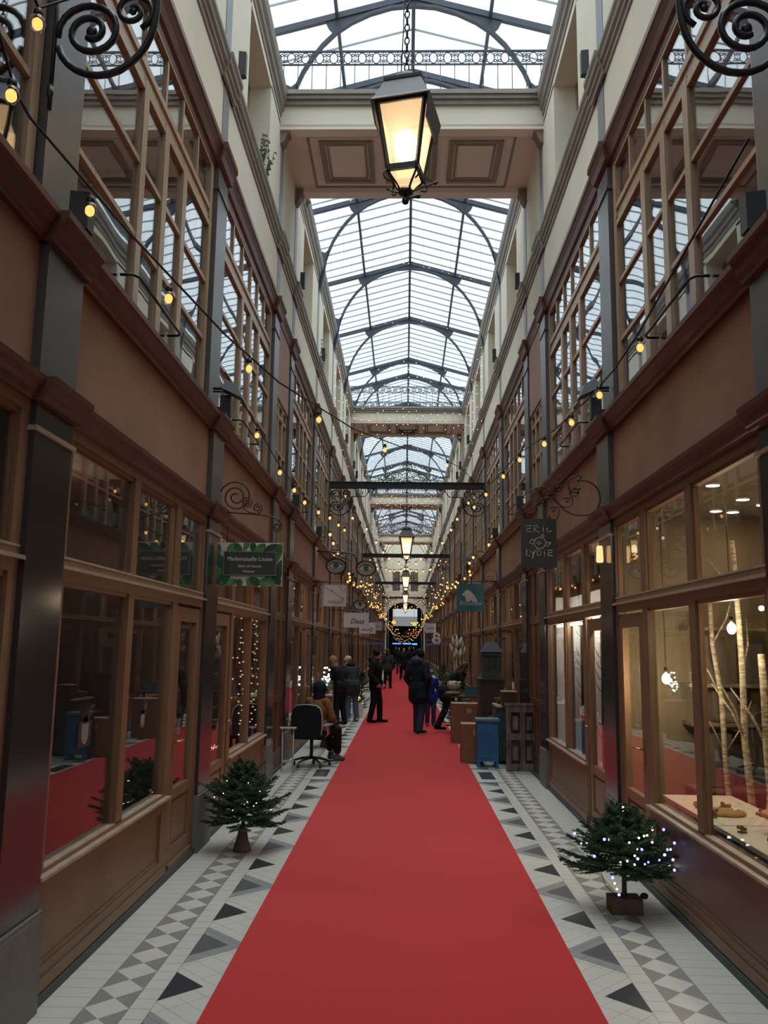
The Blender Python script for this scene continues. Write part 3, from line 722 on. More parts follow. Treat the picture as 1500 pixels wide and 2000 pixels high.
def festoon(pts, bulbs, label, far=False, cab_r=.008, extra=None):
    root = empty('festoon_light', label, 'festoon light', pts[0], group='festoon light strings')
    o = Vector(pts[0])
    c = MB(); c.tube([Vector(p)-o for p in pts], cab_r, 5)
    if extra: c.tube([Vector(p)-o for p in extra], cab_r*.8, 5)
    c.build('cable', BLACK, root)
    for p in bulbs:
        src = bp2 if far else bp1; key = 'b' if far else 'a'
        if proto_used[key]:
            q = copy_tree(src, root)
        else:
            q = src; q.parent = root; proto_used[key] = True
        q.location = Vector(p)-o
def sag(p, q, s, n=24): return [(p[0]+(q[0]-p[0])*t/n, p[1]+(q[1]-p[1])*t/n, p[2]+(q[2]-p[2])*t/n - s*4*(t/n)*(1-t/n)) for t in range(n+1)]
cab = [(-1.86, 3.0, 4.9), (-1.87, 3.6, 4.42), (-1.85, 3.73, 4.37), (-1.66, 4.64, 4.25), (-1.37, 6.03, 4.14), (-1.13, 7.16, 4.13), (-.62, 9.57, 4.34), (-.02, 12.4, 4.78), (.53, 15.03, 5.28), (1.2, 18.2, 5.72), (1.75, 21.0, 5.95)]
festoon(cab, [(-1.86, 3.55, 4.44), (-1.74, 4.26, 4.25), (-1.55, 5.16, 4.13), (-1.27, 6.5, 4.11), (-.89, 8.3, 4.18), (-.29, 11.13, 4.53), (.81, 16.37, 5.46)], 'bulb string running diagonally from the near left wall towards the first iron beam')
festoon([(-1.9, 2.6, 5.55), (-1.88, 3.2, 5.12), (-1.85, 3.72, 4.96), (-1.6, 4.02, 5.35), (-1.38, 4.06, 5.68)], [(-1.85, 3.72, 4.95), (-1.48, 4.04, 5.52)], 'short bulb string looped under the left scroll bracket at the top corner')
def wallstring(s, ylist, label, far, z0=4.12, zs=.12, xin=.16, sagk=.25):
    pts = []; bl = []
    for (a, c) in zip(ylist[:-1], ylist[1:]):
        p = sag((XC+s*(W-xin[0] if isinstance(xin, tuple) else W-xin), a, z0+.25), (XC+s*(W-xin[1] if isinstance(xin, tuple) else W-xin), c, z0+.25), sagk, 12)
        pts += p if not pts else p[1:]
    return pts
def along(pts, step, start=.3):
    out = []; acc = -start
    for a, b in zip(pts[:-1], pts[1:]):
        a, b = Vector(a), Vector(b); L_ = (b-a).length; t = step-acc if acc >= 0 else -acc
        d = (-acc) if acc < 0 else (step-acc)
        while d < L_:
            out.append(tuple(a+(b-a)*d/L_)); d += step
        acc = L_-(d-step)
    return out
rs = [(1.86, 4.3, 4.62), (1.70, 5.99, 4.14), (1.69, 6.65, 4.10), (1.67, 7.35, 4.10), (1.62, 9.0, 4.2), (1.55, 11.5, 4.5), (1.5, 13.5, 4.6), (1.35, 16.5, 4.68), (1.4, 19, 5.2), (1.5, 21.1, 5.8)]
festoon(rs, [(1.70, 5.95, 4.10), (1.665, 7.1, 4.09), (1.64, 8.2, 4.14), (1.60, 9.6, 4.26), (1.56, 11.4, 4.47), (1.52, 13.0, 4.56), (1.44, 15.0, 4.63), (1.36, 16.6, 4.66), (1.38, 18.4, 5.05)], 'bulb string hanging close along the right wall below the handrail')
ls = [(-1.8, 8.0, 4.5), (-1.65, 9.0, 4.22), (-1.62, 10.6, 4.1), (-1.57, 12.9, 4.1), (-1.5, 16.5, 4.4), (-1.42, 19.6, 4.58), (-1.5, 21.1, 5.7)]
festoon(ls, [(-1.65, 9.05, 4.2), (-1.62, 10.6, 4.1), (-1.59, 11.8, 4.09), (-1.57, 12.9, 4.1), (-1.54, 14.7, 4.23), (-1.5, 16.5, 4.4), (-1.46, 18.2, 4.5), (-1.43, 19.6, 4.58)], 'bulb string hanging close along the left wall past the leafy green sign')
def jit(ps, a):
    r = random.Random(len(ps)); return [(x+r.uniform(-a, a), y+r.uniform(-a, a)*2, z+r.uniform(-a, a*.3)) for x, y, z in ps]
# beyond the first beam: strings zigzag from beam to beam
k = 0
for i in range(1, 4):
    ya, yb = BEAMY[i], BEAMY[i+1]
    for s in (-1, 1):
        p = sag((XC+s*1.75, ya, 5.85), (XC+s*(-1.75 if i % 2 else 1.7), yb, 5.9), 1.3, 26)
        nth = ['first', 'second', 'third'][i-1]
        festoon(p, jit(along(p, 1.15, .5), .08), f'bulb string draped from the {SIDE[s]} end of the {nth} visible beam deeper into the arcade', True, .005)
        p = sag((XC+s*1.8, ya-3, 4.35), (XC+s*1.62, yb, 4.75), .55, 26)
        festoon(p, jit(along(p, 1.0, .3), .12), f'dense bulb string hugging the {SIDE[s]} wall behind the {nth} visible beam', True, .005)
        p = sag((XC+s*1.75, yb-5, 4.6), (XC+s*.3, yb+1, 2.9), .35, 22)
        festoon(p, jit(along(p, .85, .2), .12), f'bright low bulb swag on the {SIDE[s]} side beyond the {nth} visible beam', True, .005)
# ------------------------------------------------------------------ fairy light curtains (uncountable points of light)
def curtain(y, x0, x1, dx, zt, zb, dz, label, r=.009, jit=.06, emat=FAIRY):
    wi = MB(); l = MB(); rnd = random.Random(int(y*100))
    x = x0
    while x <= x1:
        zz = zb+rnd.uniform(-.5, .3) if not callable(zb) else zb(x)
        t = zt(x) if callable(zt) else zt
        wi.tube([(x, y, t), (x+rnd.uniform(-.03, .03), y, (t+zz)/2), (x, y, zz)], .0022, 3)
        z = t-rnd.uniform(0, dz)
        while z > zz:
            l.ell((x+rnd.uniform(-jit, jit)*.4, y, z), (r*1.2, r, r*.9), 5, 4); z -= dz*rnd.uniform(.6, 1.4)
        x += dx*rnd.uniform(.8, 1.2)
    wi.v += l.v and [] or []
    o = len(wi.v); wi.v += l.v; wi.f += [[i+o for i in f] for f in l.f]; wi.m += [1]*len(l.f); wi.s += l.s
    ob = wi.build('fairy_light_curtain', [BLACK, emat], norm=False, local=(0, y, 0))
    tag(ob, label, 'fairy lights', 'fairy light curtains', 'stuff')
roofz = lambda x: rz(x-XR)-.2
curtain(17.5, -1.7, 1.8, .22, roofz, lambda x: roofz(x)-1.7, .34, 'sparse fairy light curtain hanging from the first arch past the big bridge', .0075)
curtain(27.4, -1.75, 1.85, .24, roofz, 8.9, .36, 'fairy light curtain hanging in front of the second bridge', .0145)
curtain(36.6, -1.75, 1.85, .22, roofz, 8.0, .34, 'fairy light curtain seen above the first iron beam', .0145)
curtain(44.4, -1.75, 1.85, .2, roofz, 7.6, .3, 'dense fairy light curtain hanging before the third bridge', .015)
curtain(54.0, -1.7, 1.8, .19, roofz, 6.4, .3, 'dense fairy light curtain behind the middle lantern', .0145, emat=FAIRYFAR)
curtain(61.5, -1.7, 1.8, .18, 10.6, 5.4, .28, 'dense fairy light curtain above the third iron beam', .015, emat=FAIRYFAR)
curtain(70.5, -1.6, 1.7, .17, 9.0, 5.2, .3, 'distant fairy light curtain over the far end arch', .016, emat=FAIRYFAR)
# lights strung along the roof arches and down the cream walls
m = MB(); rnd = random.Random(5)
for s in (-1, 1):
    for y in (21.3, 22.6, 24.2, 25.6, 26.8):
        z = 10.0; x = XC+s*(W+.03)
        while z > 7.4:
            m.ell((x, y+rnd.uniform(-.1, .1), z), .011, 5, 4); z -= rnd.uniform(.22, .4)
for y in (17.2, 21.0, 24.8):
    for j in range(15):
        x = -1.3+2.6*j/14+rnd.uniform(-.06, .06); m.ell((XR+x, y-.06, rz(x)-rnd.uniform(.08, .22)), .012, 5, 4)
tag(m.build('fairy_light_chain', FAIRY, norm=False), 'tiny warm fairy lights strung along the roof arches and cream walls', 'fairy lights', None, 'stuff')
# far swag of lights around the end arch
m = MB()
for ring in range(3):
    for j in range(46):
        a = PI*(1.0+j/45.); m.ell((XC+(1.86-.1*ring)*math.cos(a)*(1+rnd.uniform(-.04, .0)), 66.+ring*2.5, 5.0+(2.5+.2*ring)*math.sin(a)+rnd.uniform(-.1, .1)), .026, 5, 4)
tag(m.build('fairy_light_swag', FAIRYFAR, norm=False), 'glowing U-shaped swag of warm lights in front of the far arch', 'fairy lights', None, 'stuff')
# ------------------------------------------------------------------ speakers, floodlights, handrails
def speaker_obj(s, y, z, d, label, group, size=(.13, .10, .21)):
    fx = FX(s); a = MB(); w2, dp, h = size
    root = empty('speaker', label, 'speaker', (fx(d), y, z), group=group)
    a.add([(-s*0, -w2/2, 0), (-s*0, w2/2, 0), (-s*dp, w2/2*.7, 0), (-s*dp, -w2/2*.7, 0), (-s*0, -w2/2, h), (-s*0, w2/2, h), (-s*dp, w2/2*.7, h), (-s*dp, -w2/2*.7, h)],
          [(0, 3, 2, 1), (4, 5, 6, 7), (0, 1, 5, 4), (1, 2, 6, 5), (2, 3, 7, 6), (3, 0, 4, 7)]); a.build('cabinet', BLACK, root)
    b = MB(); b.box(0, s*.05, -.02, .02, .06, .10); b.build('bracket', BLACK, root)
pn = [p for p in PILS if 3 < p < 34]
for s in (-1, 1):
    for i, p in enumerate(pn):
        if i in (2, 5): continue
        speaker_obj(s, p+.26, 4.075, -.0, f'black wall speaker on the red-brown ledge at the {ORD[i]} near pilaster of the {SIDE[s]} wall', 'wall speakers')
        speaker_obj(s, p+.52, 8.0, -.03, f'small black loudspeaker above the taupe moulding at the {ORD[i]} near pilaster of the {SIDE[s]} wall', 'high wall speakers', (.10, .08, .28))
def flood(s, y, z, label):
    fx = FX(s); root = empty('floodlight', label, 'floodlight', (fx(-.06), y, z), group='wall floodlights'); sx = -s
    a = MB(); a.tube([(0, 0, 0), (sx*.10, .0, 0), (sx*.18, .02, .0)], .014, 6); a.tube([(0, 0, -.03), (sx*.1, 0, -.03), (sx*.2, .05, -.06)], .01, 6); a.build('arm', BLACK, root)
    b = MB(); b.add([(sx*.10, -.09, -.02), (sx*.30, -.07, -.11), (sx*.30, .12, -.11), (sx*.10, .10, -.02), (sx*.13, -.05, .08), (sx*.24, -.04, .03), (sx*.24, .08, .03), (sx*.13, .07, .08)],
          [(0, 3, 2, 1), (4, 5, 6, 7), (0, 1, 5, 4), (1, 2, 6, 5), (2, 3, 7, 6), (3, 0, 4, 7)]); b.build('housing', BLACK, root)
    c = MB(); c.add([(sx*.115, -.075, -.031), (sx*.285, -.06, -.108), (sx*.285, .10, -.108), (sx*.115, .085, -.031)], [(0, 1, 2, 3)]); c.build('lens', mat('flood_lens', (.12, .1, .09), .2, .5, 0), root)
for s, y, z, t in ((-1, 8.0, 4.33, 'left'), (1, 8.0, 4.36, 'right'), (-1, 24.9, 4.4, 'far left'), (1, 24.9, 4.4, 'far right')):
    flood(s, y, z, f'black floodlight on an arm over the ledge of the {t} wall')
hi = 0
for s in (-1, 1):
    fx = FX(s)
    for i, (y0, t, k) in enumerate(BAYS):
        if not 4 < y0 < 30: continue
        a, c = y0+.95, y0+2.12
        m = MB(); xa, xb = fx(-.14), fx(-.02)
        m.tube([(xa, a, 4.36), (fx(-.05), a, 4.36), (xb, a+.05, 4.36), (xb, c-.05, 4.36), (fx(-.05), c, 4.36), (xa, c, 4.36)], .011, 7)
        o = m.build('handrail', BLACK, local=(xb, a, 4.36))
        tag(o, f'black bent handrail across the {ORD[i-2]} near upstairs window on the {SIDE[s]} side', 'handrail', 'upstairs window handrails')
# ------------------------------------------------------------------ hanging signs
CREAMP = mat('cream_paint', (.62, .60, .55), .6, .3, .04, 6); SIGNB = mat('sign_black', (.022, .024, .022), .35, .5, .1, 10)
GREENL = mat('leaf_green_print', (.07, .20, .075), .5, .3, .5, 9); GREEND = mat('leaf_dark_print', (.025, .085, .04), .5, .3, .5, 9)
GREYT = mat('grey_lettering', (.16, .15, .16), .6, .3, 0); LETW = mat('pale_lettering', (.60, .60, .55), .6, .3, 0); TEALS = mat('teal_sign', (.055, .165, .19), .55, .3, .06, 5)
BROWNI = mat('rusty_iron', (.05, .028, .02), .5, .4, .2, 12); GOLDL = mat('chalk_gold', (.42, .38, .30), .6, .3, .2, 30)
# salon sign
s = empty('hanging_sign', 'leaf-bordered black sign with white lettering under a curled iron bracket', 'sign', (-1.51, 8.15, 2.61), group=None)
m = MB(); m.box(-.32, .32, -.01, .01, -.21, .21); m.build('board', CREAMP, s)
m = MB(); rnd = random.Random(3)
def leaf(m, cx, cz, a, L_, w_, mm, y):
    pts = []
    for t in range(9):
        u = t/8; pts.append((L_*u, w_*math.sin(PI*u**.8)))
    poly = pts + [(x, -z) for x, z in pts[-2:0:-1]]
    out = []
    for x, z in poly:
        X = cx+x*math.cos(a)-z*math.sin(a); Z = cz+x*math.sin(a)+z*math.cos(a)
        out.append((max(-.318, min(.318, X)), max(-.208, min(.208, Z))))
    m.plate(out, y-.001, y, mm)
i = 0
for cx, cz, a, L_, w_ in [(-.30,.20,-1.9,.25,.05),(-.31,.10,-1.2,.22,.05),(-.14,.21,-2.2,.16,.04),(-.15,.21,-1.0,.15,.035),(-.06,.13,1.2,.16,.03),(.03,.12,1.6,.13,.03),(.15,.20,-2.4,.16,.04),(.13,.13,.25,.22,.045),(.31,.21,-2.0,.30,.05),(.31,.05,-1.7,.24,.04),(-.31,-.02,-1.4,.22,.05),(-.32,-.20,.7,.20,.04),(-.30,-.2,.2,.22,.04),(-.24,-.2,1.3,.16,.035),(-.02,-.14,-.9,.13,.035),(.0,-.13,-.5,.17,.035),(.10,-.20,.5,.16,.04),(.31,-.2,2.2,.16,.04),(.2,-.14,-1.0,.1,.03),(-.09,-.14,-1.5,.1,.03)]:
    leaf(m, cx, cz, a, L_, w_, i % 2, -.0115-.0006*i); i += 1
m.build('leaf_print', [GREENL, GREEND], s)
m = MB(); m.box(-.255, .265, -.030, -.010, -.115, .125); m.build('name_panel', SIGNB, s)
m = MB()
for a in ((-.25, .26, .117, .12), (-.25, .26, -.11, -.107)): m.box(a[0], a[1], -.032, -.03, a[2], a[3])
for x in (-.25, .257): m.box(x, x+.003, -.032, -.03, -.107, .117)
m.build('panel_border', BRASS, s)
text('Mademoiselle Louise', (.005, -.031, .048), .057, LETW, s, sx=.92); text('Salon de beauté', (.005, -.031, -.02), .036, LETW, s); text('Parisien', (.0, -.031, -.072), .036, LETW, s)
k = MB(); P = lambda pts: [(x+1.51, 0, z-2.61) for x, y, z in pts]
k.tube(P(spiral((-1.672, 3.275), .16, .025, PI*.9, -2.3, 44)), .008, 6)
k.tube(P(bez((-1.85, 0, 3.24), (-1.84, 0, 3.10), (-1.72, 0, 3.12), (-1.45, 0, 3.10), 10) + bez((-1.45, 0, 3.10), (-1.30, 0, 3.09), (-1.22, 0, 3.06), (-1.21, 0, 2.98), 8)[1:]), .008, 6)
k.tube(P(spiral((-1.255, 2.975), .045, .012, 0, -1.6, 20)), .007, 5)
k.tube(P(bez((-1.6, 0, 3.25), (-1.62, 0, 3.16), (-1.55, 0, 3.11), (-1.47, 0, 3.11), 8)), .007, 5); k.tube(P(spiral((-1.555, 3.215), .055, .012, PI*.8, -1.7, 20)), .007, 5)
k.tube(P(spiral((-1.455, 3.165), .055, .012, -PI*.5, 1.7, 20)), .007, 5)
for x in (-1.74, -1.26): k.tube(P([(x, 0, 3.11 if x < -1.5 else 2.93), (x, 0, 2.82)]), .004, 4)
k.build('scroll_bracket', BROWNI, s)
# jeweller's sign, hand-drawn lettering
s = empty('hanging_sign', 'black square sign with hand-drawn chalk-like lettering on an iron scroll bracket', 'sign', (1.28, 8.1, 2.84))
m = MB(); m.box(-.17, .17, -.012, .012, -.235, .235); m.build('board', SIGNB, s)
def strokes(par, lines, y, r, mt, name='lettering'):
    m = MB()
    for l in lines:
        m.tube([(x, y, z) for x, z in l], r, 5)
    m.build(name, mt, par)
U = lambda pts, ox, oz, k=1.: [(ox+x*k, oz+z*k) for x, z in pts]
# letters are given on a unit grid (0..1)
LET = {'E': [[(.9,1.),(.1,.9),(.2,.5),(.8,.6)],[(.2,.5),(.1,.1),(.9,.05)]], 'R': [[(.2,0),(.2,1),(.7,1.05),(.85,.75),(.2,.5),(1.,-.1)]], 'I': [[(.5,0),(.5,.75)],[(.5,.95),(.55,1.02)]],
       'C': [[(.4,.7),(.2,.3),(.5,0),(.95,.25)]], 'L': [[(.2,1.1),(.15,.05),(.8,.0)]], 'Y': [[(.1,.8),(.5,.35),(.9,.95)],[(.7,.6),(.45,-.35),(.3,-.5)]], 'D': [[(.2,0),(.25,1.),(.8,.8),(.85,.3),(.2,0)]]}
lines = []
for ch, ox in zip('ERIC', (-.125, -.055, .012, .062)): lines += [U(l, ox, .105, .062) for l in LET[ch]]
for ch, ox in zip('LYDIE', (-.13, -.088, -.03, .022, .078)): lines += [U(l, ox, -.125, .058) for l in LET[ch]]
strokes(s, lines, -.014, .0045, GOLDL)
fl_ = [[(.055*math.cos(2*PI*j/14)+.01, .055*math.sin(2*PI*j/14)-.0) for j in range(15)], [(-.035,.02),(-.07,.035),(-.09,.0),(-.06,-.01),(-.04,-.005)], [(.065,.01),(.10,-.0),(.115,.01),(.09,-.03),(.06,-.02)], [(.03,.05),(.025,.075),(.045,.085),(.05,.065),(.035,.055)], [(-.02,0),(.0,.015),(.02,.0),(.0,-.015),(-.02,0)], [(-.02,-.05),(-.025,-.065)]]
strokes(s, fl_, -.014, .004, GOLDL, 'flower_drawing')
k = MB(); P = lambda pts: [(x-1.28, 0, z-2.84) for x, y, z in pts]
k.tube(P(spiral((1.71, 3.29), .175, .165, -PI*.5, .55, 24)) + P(spiral((1.655, 3.40), .11, .06, PI*.35, .6, 14)), .008, 6)
k.tube(P(spiral((1.63, 3.345), .05, .035, PI, 1.1, 18)), .006, 5)
k.tube(P(bez((1.71, 0, 3.115), (1.5, 0, 3.10), (1.46, 0, 3.28), (1.38, 0, 3.37), 12)), .008, 6)
k.tube(P(bez((1.47, 0, 3.22), (1.40, 0, 3.33), (1.42, 0, 3.46), (1.50, 0, 3.44), 10)), .006, 5)
k.tube(P(bez((1.48, 0, 3.2), (1.5, 0, 3.05), (1.38, 0, 3.02), (1.38, 0, 3.13), 10)), .006, 5)
k.tube(P(bez((1.47, 0, 3.23), (1.56, 0, 3.15), (1.65, 0, 3.2), (1.6, 0, 3.32), 10)), .006, 5)
k.tube(P(bez((1.47, 0, 3.22), (1.40, 0, 3.32), (1.32, 0, 3.3), (1.30, 0, 3.22), 10)), .006, 5)
k.tube(P(bez((1.36, 0, 3.38), (1.25, 0, 3.42), (1.08, 0, 3.3), (1.12, 0, 3.18), 10) + bez((1.12, 0, 3.18), (1.18, 0, 3.10), (1.27, 0, 3.12), (1.26, 0, 3.24), 8)[1:]), .007, 5)
for x, z in ((1.655, 3.36), (1.56, 3.27), (1.43, 3.18), (1.49, 3.38), (1.33, 3.26)):
    for a in range(3): k.ell(P([(x+.022*math.cos(a*2.1+.5), 0, z+.022*math.sin(a*2.1+.5))])[0], (.02, .005, .013), 6, 4)
for x in (1.14, 1.38): k.tube(P([(x, 0, 3.15), (x, 0, 3.07)]), .004, 4)
k.build('scroll_bracket', BROWNI, s)
# optician's spectacles
def oval(m, cx, cz, rx, rzz, r, y=0, n=24): m.tube([(cx+rx*math.cos(2*PI*j/n), y, cz+rzz*math.sin(2*PI*j/n)) for j in range(n)], r, 6, closed=True)
def disc(m, cx, cz, rx, rzz, y, mm, n=22, sgn=1):
    m.plate([(cx+rx*math.cos(2*PI*j/n), cz+rzz*math.sin(2*PI*j/n)) for j in range(n)], y-.004, y, mm)
FLESH = mat('painted_flesh', (.42, .33, .25), .6, .3, .1, 8); IRIS = mat('painted_iris', (.03, .20, .17), .5, .3, .2, 20)
s = empty('spectacles_sign', 'pair of giant round spectacles with painted green eyes hanging over the left shops', 'sign', (-1.12, 17.3, 3.45))
def eye(par, cx, cz, rx, rzz, iris, tilt=0):
    m = MB(); disc(m, cx, cz, rx, rzz, .0, 0)
    al = [(cx-rx*.72, cz), (cx-rx*.3, cz+rzz*.42), (cx+rx*.2, cz+rzz*.45), (cx+rx*.75, cz-rzz*.02), (cx+rx*.2, cz-rzz*.38), (cx-rx*.35, cz-rzz*.32)]
    m.plate(al, -.008, -.004, 1); disc(m, cx, cz+.01, rx*.32, rzz*.42, -.009, 2); disc(m, cx, cz+.01, rx*.13, rzz*.18, -.014, 3)
    m.tube([(x, -.009, z+.012) for x, z in al[:4]], .008, 4, 3)
    m.build('painted_eye', [FLESH, LETW, iris, SIGNB], par)
eye(s, -.30, .0, .19, .145, IRIS); eye(s, .315, -.04, .19, .145, IRIS)
m = MB(); oval(m, -.30, 0, .20, .155, .018, -.01); oval(m, .315, -.04, .20, .155, .018, -.01)
m.tube(bez((.13, -.01, .02), (.12, -.01, .3), (.0, -.01, .28), (-.20, -.01, .26), 12), .015, 6); m.tube([(-.10, -.01, 0), (-.1, -.01, .27), (-.71, -.01, .30)], .014, 6)
m.build('spectacle_frame', BLACK, s)
s = empty('eye_sign', 'single round sign with a painted eye hanging over the left shops', 'sign', (-1.31, 24.9, 3.02))
eye(s, 0, 0, .17, .13, mat('painted_brown_iris', (.09, .06, .05), .5, .3, .2, 20)); m = MB(); oval(m, 0, 0, .185, .145, .02, -.01); m.tube([(-.53, 0, .02), (-.18, 0, .02)], .012, 5); m.tube([(-.53, 0, .18), (.05, 0, .18), (.05, 0, .14)], .01, 5); m.build('frame', BLACK, s)
LILAC = mat('lilac_white_board', (.52, .49, .50), .6, .3, .04, 5)
def board_sign(label, x, y, z, w, h, boardm, lines, arm):
    s = empty('hanging_sign', label, 'sign', (x, y, z))
    m = MB(); m.box(-w/2, w/2, -.012, .012, -h/2, h/2); m.build('board', boardm, s)
    for body, ox, oz, size, mt, sh in lines: text(body, (ox, -.014, oz), size, mt, s, shear=sh)
    m = MB(); xe = (-1 if x < 0 else 1)*(W-.02)+XC-x
    m.tube([(xe, 0, h/2+.06), (-w/2*(-1 if x > 0 else 1)*(-1), 0, h/2+.06)], .012, 5)
    for q in (-w*.4, w*.4): m.tube([(q, 0, h/2+.06), (q, 0, h/2)], .006, 4)
    m.build('bracket_arm', BLACK, s)
    return s
s = board_sign('pale board with grey capitals and a twig drawing above the white script sign', -1.40, 16.6, 2.80, .50, .42, LILAC, [('MONKS', .04, -.13, .085, GREYT, 0)], 0)
strokes(s, [[(-.24, .2), (-.1, .12), (.02, .06), (.12, -.02), (.2, -.06)], [(-.02, .07), (-.04, .14)], [(.1, .2), (.2, .08), (.24, .14)], [(.14, -.03), (.2, -.1)], [(-.23, -.18), (-.22, .02), (-.24, .15)]], -.013, .005, GREYT, 'twig_drawing')
s = board_sign('white board with one black script word, hanging over the left shops', -1.20, 21.0, 2.455, .63, .36, LILAC, [('Deas', .02, -.03, .17, SIGNB, .35)], 0)
s = board_sign('small white board with dark shoe shapes behind the script sign', -1.25, 28.6, 2.41, .55, .36, LILAC, [], 0)
strokes(s, [[(-.2, -.06), (-.1, -.03), (0, -.07)], [(.02, -.04), (.1, -.06), (.16, -.12)], [(.08, .02), (.15, .0), (.2, -.04)]], -.014, .017, GREYT, 'shoe_drawing')
s = board_sign('little white board with a faint grey line, farthest of the left signs', -1.08, 32., 2.56, .44, .32, LILAC, [], 0); strokes(s, [[(-.14, 0), (.12, 0)]], -.013, .012, GREYT, 'lettering')
s = board_sign('pale lilac board with one thin line of lettering over the far right shops', 1.37, 45., 2.78, .56, .5, LILAC, [], 0); strokes(s, [[(-.2, .0), (-.1, .012), (.0, -.005), (.1, .01), (.2, .0)]], -.014, .018, GREYT, 'lettering')
s = board_sign('teal square board with a cream bear silhouette over the right shops', 1.33, 17.3, 2.83, .56, .56, TEALS, [('Rickshaw', .0, -.115, .12, LETW, .3)], 0)
m = MB(); m.plate([(-.17, .06), (-.12, .12), (-.08, .16), (-.02, .15), (.04, .10), (.09, .04), (.13, -.04), (.14, -.09), (.04, -.085), (.03, -.04), (.0, -.07), (-.08, -.085), (-.1, -.0), (-.12, .05), (-.15, .04)], -.016, -.012)
m.build('bear_silhouette', CREAMP, s)
m = MB(); oval(m, .42, .40, .13, .18, .006, 0); m.tube(spiral((.40, .36), .10, .03, 0, 1.4, 20), .005, 4); m.build('scroll_bracket', BROWNI, s)
s = empty('hanging_sign', 'round white scalloped sign beside the far right shops', 'sign', (1.42, 38., 2.2)); m = MB()
disc(m, 0, .1, .16, .14, 0, 0); disc(m, 0, -.1, .2, .16, .006, 0); disc(m, 0, .1, .08, .07, -.005, 1); disc(m, 0, -.1, .1, .07, -.001, 1); m.build('board', [CREAMP, GREYT], s)
m = MB(); m.tube([(0, 0, .05), (.45, 0, .05)], .012, 5); m.build('bracket_arm', BLACK, s)
# ------------------------------------------------------------------ fir trees
NEED = mat('fir_needles', (.045, .10, .042), .55, .3, .35, 30); NEED2 = mat('fir_shoots', (.06, .12, .06), .55, .3, .3, 20); BARK = mat('fir_bark', (.07, .05, .038), .85, .2, .2, 20); LOG = mat('log_stand', (.15, .095, .06), .8, .2, .2, 12)
def fir_mesh(h, spread, seed, nb=66, z0=.22, droop=.0, dens=1., shape=None):
    rnd = random.Random(seed); v = []; f = []; tw = MB()
    def needles(p, q, ln, step):
        p = Vector(p); q = Vector(q); d = q-p; L_ = d.length; d.normalize(); n = max(2, int(L_/step)); u = d.orthogonal().normalized(); w = d.cross(u)
        for i in range(n):
            b = p+d*(L_*(i+rnd.random())/n)
            for j in range(3):
                a = rnd.uniform(0, 2*PI); r = u*math.cos(a)+w*math.sin(a); r.z = r.z*.6+.12
                e = b+(d*.65+r).normalized()*ln*rnd.uniform(.7, 1.15); t = d.cross(r); 
                if t.length < 1e-5: continue
                t = t.normalized()*.0042; o = len(v); v.extend([tuple(b-t), tuple(b+t), tuple(e)]); f.append((o, o+1, o+2))
        tw.tube([tuple(p), tuple(q)], [.004, .0015], 3, sm=False)
    st = .0065/dens
    for i in range(nb):
        t = (i+.5)/nb; z = z0+(h-z0)*.80*t; az = i*2.39996+rnd.uniform(-.3, .3)
        prof = shape(t) if shape else (.75+.35*math.sin(PI*min(1, t*1.3+.1)))*(1-t*.62)
        L_ = spread*prof*rnd.uniform(.82, 1.12); el = -.22-droop+1.15*t+rnd.uniform(-.1, .1)
        d = Vector((math.cos(az)*math.cos(el), math.sin(az)*math.cos(el), math.sin(el)))
        p = Vector((0, 0, z)); mid = p+d*L_*.55; e = mid+(d+Vector((0, 0, .35))).normalized()*L_*.45
        needles(p+d*.04, mid, .024, st); needles(mid, e, .026, st)
        side = d.cross(Vector((0, 0, 1))).normalized()
        for k in range(8):
            u = .2+.78*k/7; b = p+d*L_*.55*min(1, u/.55) if u < .55 else mid+(e-mid)*((u-.55)/.45); l2 = L_*.42*(1.05-u)*rnd.uniform(.8, 1.2)+.035
            for sg in (-1, 1):
                q = b+(d*.75+side*sg*.75+Vector((0, 0, .12+rnd.uniform(-.1, .15)))).normalized()*l2; needles(b, q, .024, st)
    needles((0, 0, z0), (0, 0, h*.86), .02, st); needles((0, 0, h*.86), (0, 0, h), .024, st)
    for k in range(4): needles((0, 0, h*.78), (.24*h*math.cos(k*1.57+.5), .24*h*math.sin(k*1.57+.5), h*(.96+.06*(k % 2))), .024, st)
    return v, f, tw
def fir(label, loc, h, spread, seed, stand, group='small fir trees along the shops', **kw):
    root = empty('christmas_tree', label, 'Christmas tree', loc, group=group)
    v, f, tw = fir_mesh(h, spread, seed, **kw)
    n = MB(); n.v = v; n.f = [list(q) for q in f]; n.m = [0]*len(f); n.s = [False]*len(f); n.build('needles', NEED, root, norm=False)
    tw.build('twigs', BARK, root)
    t = MB(); t.tube([(0, 0, .06), (.004, .004, h*.5), (0, 0, h*.95)], [.02, .014, .004], 8); t.build('trunk', BARK, root)
    b = MB()
    if stand == 'cone': b.lathe([(.085, 0), (.08, .03), (.055, .10), (.04, .17), (.02, .18)], n=10)
    else: b.box(-.11, .11, -.085, .085, 0, .105)
    b.build('stand', LOG, root)
    return root
tl = fir('dark green fir tree with a few silver lights at the foot of the left pilaster', (-1.45, 7.98, 0), .80, .43, 11, 'cone', z0=.24)
tr = fir('dark green fir tree strung with blue-white lights on a wooden block beside the right shop', (1.585, 6.42, 0), .70, .44, 29, 'block', z0=.29, droop=.0)
